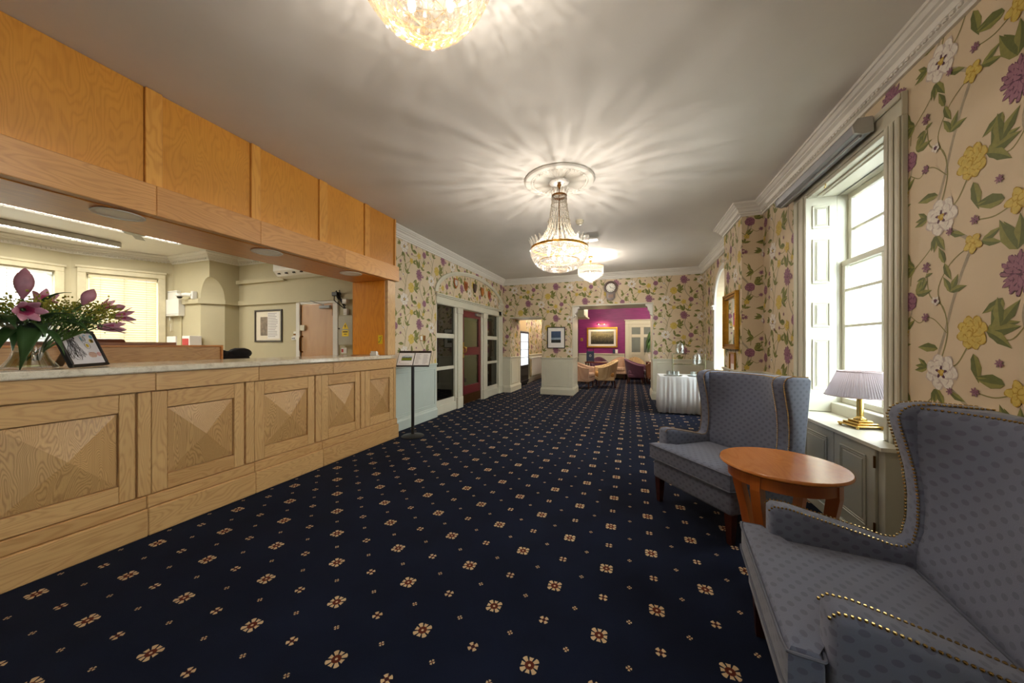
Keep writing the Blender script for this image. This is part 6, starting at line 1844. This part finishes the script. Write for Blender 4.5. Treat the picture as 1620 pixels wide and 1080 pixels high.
def tub_chair(lab, x, y, rz, m, inner=None):
    """local front = -y"""
    t = thing('tub_chair', lab, 'armchair', (x, y, 0), rz, 'lounge tub armchairs')
    b = B(); b.cushion((-.25, -.27, .30), (.25, .22, .44), .05, crown=.02); ob('seat', b, inner or m, t, smooth=True)
    rg = []
    for i in range(25):
        a = PI * (-.06 + 1.12 * i / 24); cx_, sx_ = math.cos(a), math.sin(a)
        bk = max(0, sx_) ** 1.6; top = .60 + .20 * bk; lean = .07 * bk
        def pt(r, z, ex=0):
            yy = r * sx_ * .95 + ex - (.12 if sx_ < 0.3 else .12 * (1 - (sx_ - .3) / .7) * 0)
            return (r * cx_ * 1.0, r * sx_ * .92 + ex + (-.20 * (1 - max(0, sx_)) if True else 0), z)
        rg.append([pt(.29, .22), pt(.315, .30, lean * .2), pt(.33, top - .05, lean), pt(.345, top - .02, lean), pt(.33, top, lean), pt(.28, top - .005, lean), pt(.255, top - .04, lean), pt(.25, .34, lean * .3), pt(.25, .22)])
    b = B(); b.rings(rg); ob('tub_back', b, m, t, smooth=True, angle=60)
    b = B(); b.box((-.27, -.26, .20), (.27, .22, .31), .02); ob('seat_frame', b, m, t)
    for lx, ly in ((-.22, -.22), (.22, -.22), (-.2, .22), (.2, .22)):
        b = B(); b.rings([[(lx + sx * w_, ly + sy * w_ + oy, z) for sx, sy in ((-1, -1), (1, -1), (1, 1), (-1, 1))] for z, w_, oy in ((0, .014, .03 if ly > 0 else 0), (.21, .022, 0))]); ob('leg', b, M_DARKWOOD, t)
    return t
tub_chair('tan tub armchair half hidden behind the papered pillar', -1.30, 9.92, math.radians(80), F_TAN)
tub_chair('cream checked tub armchair with its back to the lounge aisle', -.72, 10.38, math.radians(-76), F_CREAM, F_GOLD)
tub_chair('aubergine tub armchair in profile before the cream door', .17, 11.60, math.radians(82), F_PUR)
tub_chair('aubergine tub armchair facing the viewer behind the red table', -1.08, 12.5, math.radians(8), F_PUR)
tub_chair('tan tub armchair behind the aubergine one, against the lounge panelling', -.40, 12.8, math.radians(-10), F_TAN)
tub_chair('brown tub armchair at the edge of the lounge opening', .78, 11.2, math.radians(185), F_BRN)
tub_chair('tan tub armchair in front of the cream lounge door', .14, 12.88, math.radians(0), F_CREAM)
def lounge_table(lab, x, y, zt=.70, top=None):
    t = thing('lounge_table', lab, 'table', (x, y, 0))
    b = B(); b.box((-.34, -.34, zt - .03), (.34, .34, zt), .006); ob('tabletop', b, top or mat('red_mahogany', (112, 44, 28), .25, var=.1, coat=.4), t)
    for sx in (-1, 1):
        for sy in (-1, 1):
            b = B(); b.box((sx * .30 - .02, sy * .30 - .02, 0), (sx * .30 + .02, sy * .30 + .02, zt - .03), .003); ob('leg', b, M_DARKWOOD, t)
    return t
lounge_table('square red mahogany table between the tub armchairs', -1.05, 11.25)
lounge_table('square red mahogany table at the right of the lounge', .80, 11.95)
t = thing('menu_holder', 'dark blue menu card in a black stand on the red table', 'menu holder', (-1.22, 11.0, .70))
b = B(); b.box((-.13, -.02, 0), (.13, .02, .02), .004); b.tube([(-.09, 0, .02), (-.09, 0, .42), (.09, 0, .42), (.09, 0, .02)], .012, 6); ob('stand', b, M_BLACK, t)
b = B(); b.box((-.12, -.025, .03), (.12, -.015, .34), .003); ob('card', b, mat('navy_card', (28, 50, 82), .4), t)
b = B(); b.tube([(.03 * math.cos(2 * PI * q / 16), -.027, .2 + .03 * math.sin(2 * PI * q / 16)) for q in range(16)], .003, 4, closed=True); ob('emblem', b, M_PAPERSHEET, t)
for x, y, lab in ((.62, 11.85, 'white shaded candle lamp on the right lounge table'),):
    t = thing('candle_lamp', lab, 'lamp', (x, y, .70))
    b = B(); b.lathe([(.001, 0), (.05, 0), (.045, .012), (.012, .02), (.012, .10), (.001, .102)], n=20); ob('base', b, M_WPLASTIC, t, smooth=True)
    b = B(); b.lathe([(.06, .08), (.10, .24)], n=28, caps=(False, False)); ob('shade', b, M_PAPERSHEET, t, smooth=True)
for x, y, z, lab in ((-.55, 13.27, .92, 'narrow white leaflet holder on the lounge dado rail'),):
    t = thing('leaflet_holder', lab, 'leaflet holder', (x, y - .02, z))
    b = B(); b.box((-.09, -.03, 0), (-.01, 0, .16), .003); ob('dark_leaflet', b, mat('navy_card', (28, 50, 82), .4), t)
    b = B(); b.box((.0, -.03, 0), (.09, 0, .15), .003); ob('white_leaflet', b, M_PAPERSHEET, t)
M_PIC = None
k = NT('dark_landscape_painting'); o_ = k.obj(); z_ = k.xyz(o_)[2]
n1 = k.noise(o_, 14, 5, .7); f_ = k.math('ADD', k.math('MULTIPLY', z_, 1.6), k.math('MULTIPLY', n1, .8))
k.t.links.new(k.ramp(f_, [(.1, lin((30, 30, 24))), (.40, lin((96, 88, 62))), (.62, lin((150, 140, 104))), (.85, lin((110, 116, 122)))]), k.p.inputs['Base Color']); k.p.inputs['Roughness'].default_value = .4
t = wall_picture('framed_painting', 'large gilt-framed landscape painting on the magenta wall', -1.60, -.47, 1.14, 1.91, YP, .055, M_GOLD,
    [('mount', .04, .96, .05, .95, M_PAPERSHEET), ('canvas', .13, .88, .17, .80, k.m)], .05)
t = thing('picture_light', 'brass picture light over the gilt-framed painting', 'picture light', (-1.04, YP, 2.0))
b = B(); b.tube([(0, 0, 0), (0, -.10, .05), (0, -.20, .04)], .008, 8); ob('arm', b, M_BRASS, t, smooth=True)
b = B(); b.rings([[(x, -.20 + .03 * math.cos(PI * j / 8), .02 + .03 * math.sin(PI * j / 8)) for j in range(9)] for x in (-.18, .18)], close=False, caps=(False, False)); o = ob('hood', b, M_BRASS, t, smooth=True); o.modifiers.new('thickness', 'SOLIDIFY').thickness = .003
for x in (-.1, .1):
    b = B(); b.ball((x, -.20, .022), .014, 8, 6); ob('bulb', b, M_BULB, t)
    l = bpy.data.lights.new('picture_bulb', 'POINT'); l.energy = 2.2; l.color = (1, .7, .35); l.shadow_soft_size = .02; o = bpy.data.objects.new('picture_bulb', l); COL.objects.link(o); o.parent = t; o.location = (x, -.20, .0)
t = thing('lounge_switch', 'brass switch plate on the magenta wall', 'switch', (-1.80, YP, 1.45)); b = B(); b.box((-.045, -.01, -.06), (.045, 0, .06), .003); ob('plate', b, M_BRASS, t); b = B(); b.box((-.02, -.014, -.02), (.02, -.01, .02), .002); ob('rocker', b, M_BRONZE, t)
t = thing('potted_plant', 'tall green leafy pot plant before the cream lounge door', 'plant', (.70, 12.55, 0))
b = B(); b.lathe([(.001, 0), (.13, 0), (.17, .30), (.175, .32), (.155, .32), (.15, .29), (.001, .28)], n=24); ob('pot', b, M_WPLASTIC, t, smooth=True)
b = B(); b.tube([(0, 0, .28), (.02, 0, .8), (-.02, 0, 1.45)], .016, 8); ob('stem', b, mat('plant_stem', (96, 84, 50), .7), t, smooth=True)
for q in range(26):
    a = rd.uniform(0, 2 * PI); z = rd.uniform(.95, 1.55); L_ = rd.uniform(.2, .3)
    P = [Vector((0, 0, z)), Vector((math.cos(a) * L_ * .4, math.sin(a) * L_ * .4, z + .18)), Vector((math.cos(a) * L_ * .8, math.sin(a) * L_ * .8, z + .02)), Vector((math.cos(a) * L_, math.sin(a) * L_, z - .22))]
    sd = Vector((-math.sin(a), math.cos(a), 0)); vs, fs = [], []
    for i, p in enumerate(P):
        w_ = (.006, .04, .045, .004)[i]; vs += [tuple(p - sd * w_), tuple(p + Vector((0, 0, .012))), tuple(p + sd * w_)]
    for i in range(3):
        for j in range(2):
            fs.append((i * 3 + j, i * 3 + j + 1, i * 3 + j + 4, i * 3 + j + 3))
    b = B(); b.add(vs, fs); ob('leaf', b, mat('plant_leaf', (58, 96, 44), .45, var=.2), t, smooth=True).modifiers.new('thickness', 'SOLIDIFY').thickness = .003

# corridor: display fridge and radiator
t = thing('display_fridge', 'tall black display fridge with a lit glass front in the passage', 'fridge', (-3.4, 9.88, 0))
fx0, fx1, fy0, fy1 = -3.70, -3.08, 9.42, 10.34
b = B(); b.box((fx0, fy0, .06), (fx1, fy1, 1.66), .01); ob('cabinet', b, M_BLACK, t, world=True)
b = B(); b.box((fx1 - .004, fy0 + .07, .62), (fx1 + .004, fy1 - .07, 1.60)); ob('lit_window', b, mat('lit_fridge_window', (206, 220, 232), .2, var=.25, vscale=9, emit=.7), t, world=True)
b = B(); framed_rect(b, 'x', fx1, fy0 + .02, fy1 - .02, .58, 1.64, .05, .02, .004, 1); b.box((fx1, fy0 + .05, .3), (fx1 + .015, fy1 - .05, .5), .004); b.box((fx1, fy0 + .05, .12), (fx1 + .03, fy1 - .05, .16), .004); ob('door_frame', b, M_BLACK, t, world=True)
for q in range(3):
    b = B(); b.box((fx1 + .004, fy0 + .08, .85 + q * .24), (fx1 + .010, fy1 - .08, .87 + q * .24)); ob('shelf', b, M_GREYPL, t, world=True)
for sx in (fx0 + .05, fx1 - .05):
    for sy in (fy0 + .05, fy1 - .05):
        b = B(); b.tube([(sx, sy, 0), (sx, sy, .07)], .02, 8); ob('foot', b, M_BLACK, t, world=True)
t = thing('radiator_cover', 'white radiator below the papered passage wall', 'radiator', (XL, 11.4, 0))
b = B(); b.box((XL + .034, 10.75, .22), (XL + .12, 12.3, .80), .006); ob('panel', b, M_WHITE, t, world=True)
b = B(); b.box((XL + .034, 10.72, .80), (XL + .13, 12.33, .83), .004); ob('top_grille', b, M_WHITE, t, world=True)
b = B(); b.tube([(XL + .09, 10.68, .2), (XL + .09, 10.68, .78)], .016, 8); ob('pipe', b, M_BRASS, t, world=True)

# unseen ceiling lights added to brighten the passage, lounge and vestibule
for x, y, e, lab in ((-2.55, 10.1, 22, 'unseen round ceiling light added in the passage'), (-.6, 10.9, 32, 'unseen round ceiling light added in the lounge nearer the painting'), (1.3, 11.6, 26, 'unseen round ceiling light added in the lounge nearer the plant'), (-2.6, 12.2, 18, 'unseen round ceiling light added at the end of the passage'), (-4.2, 6.6, 16, 'unseen round ceiling light added in the vestibule behind the screen')):
    zc = ZC if x < -3.3 else 2.75
    t = thing('added_ceiling_light', lab, 'added ceiling light', (x, y, zc))
    b = B(); b.lathe([(.13, 0), (.13, -.02), (.12, -.03)], n=28); ob('rim', b, M_BRASS, t, smooth=True)
    b = B(); b.lathe([(.12, -.03), (.10, -.055), (.05, -.07), (.001, -.074)], n=28); ob('diffuser', b, mat('added_lit_diffuser', (255, 236, 200), .5, var=0, emit=5.0), t, smooth=True)
    l = bpy.data.lights.new('added_ceiling_glow', 'POINT'); l.energy = e; l.color = (1, .88, .68); l.shadow_soft_size = .1; o = bpy.data.objects.new('added_ceiling_glow', l); COL.objects.link(o); o.parent = t; o.location = (0, 0, -.2)
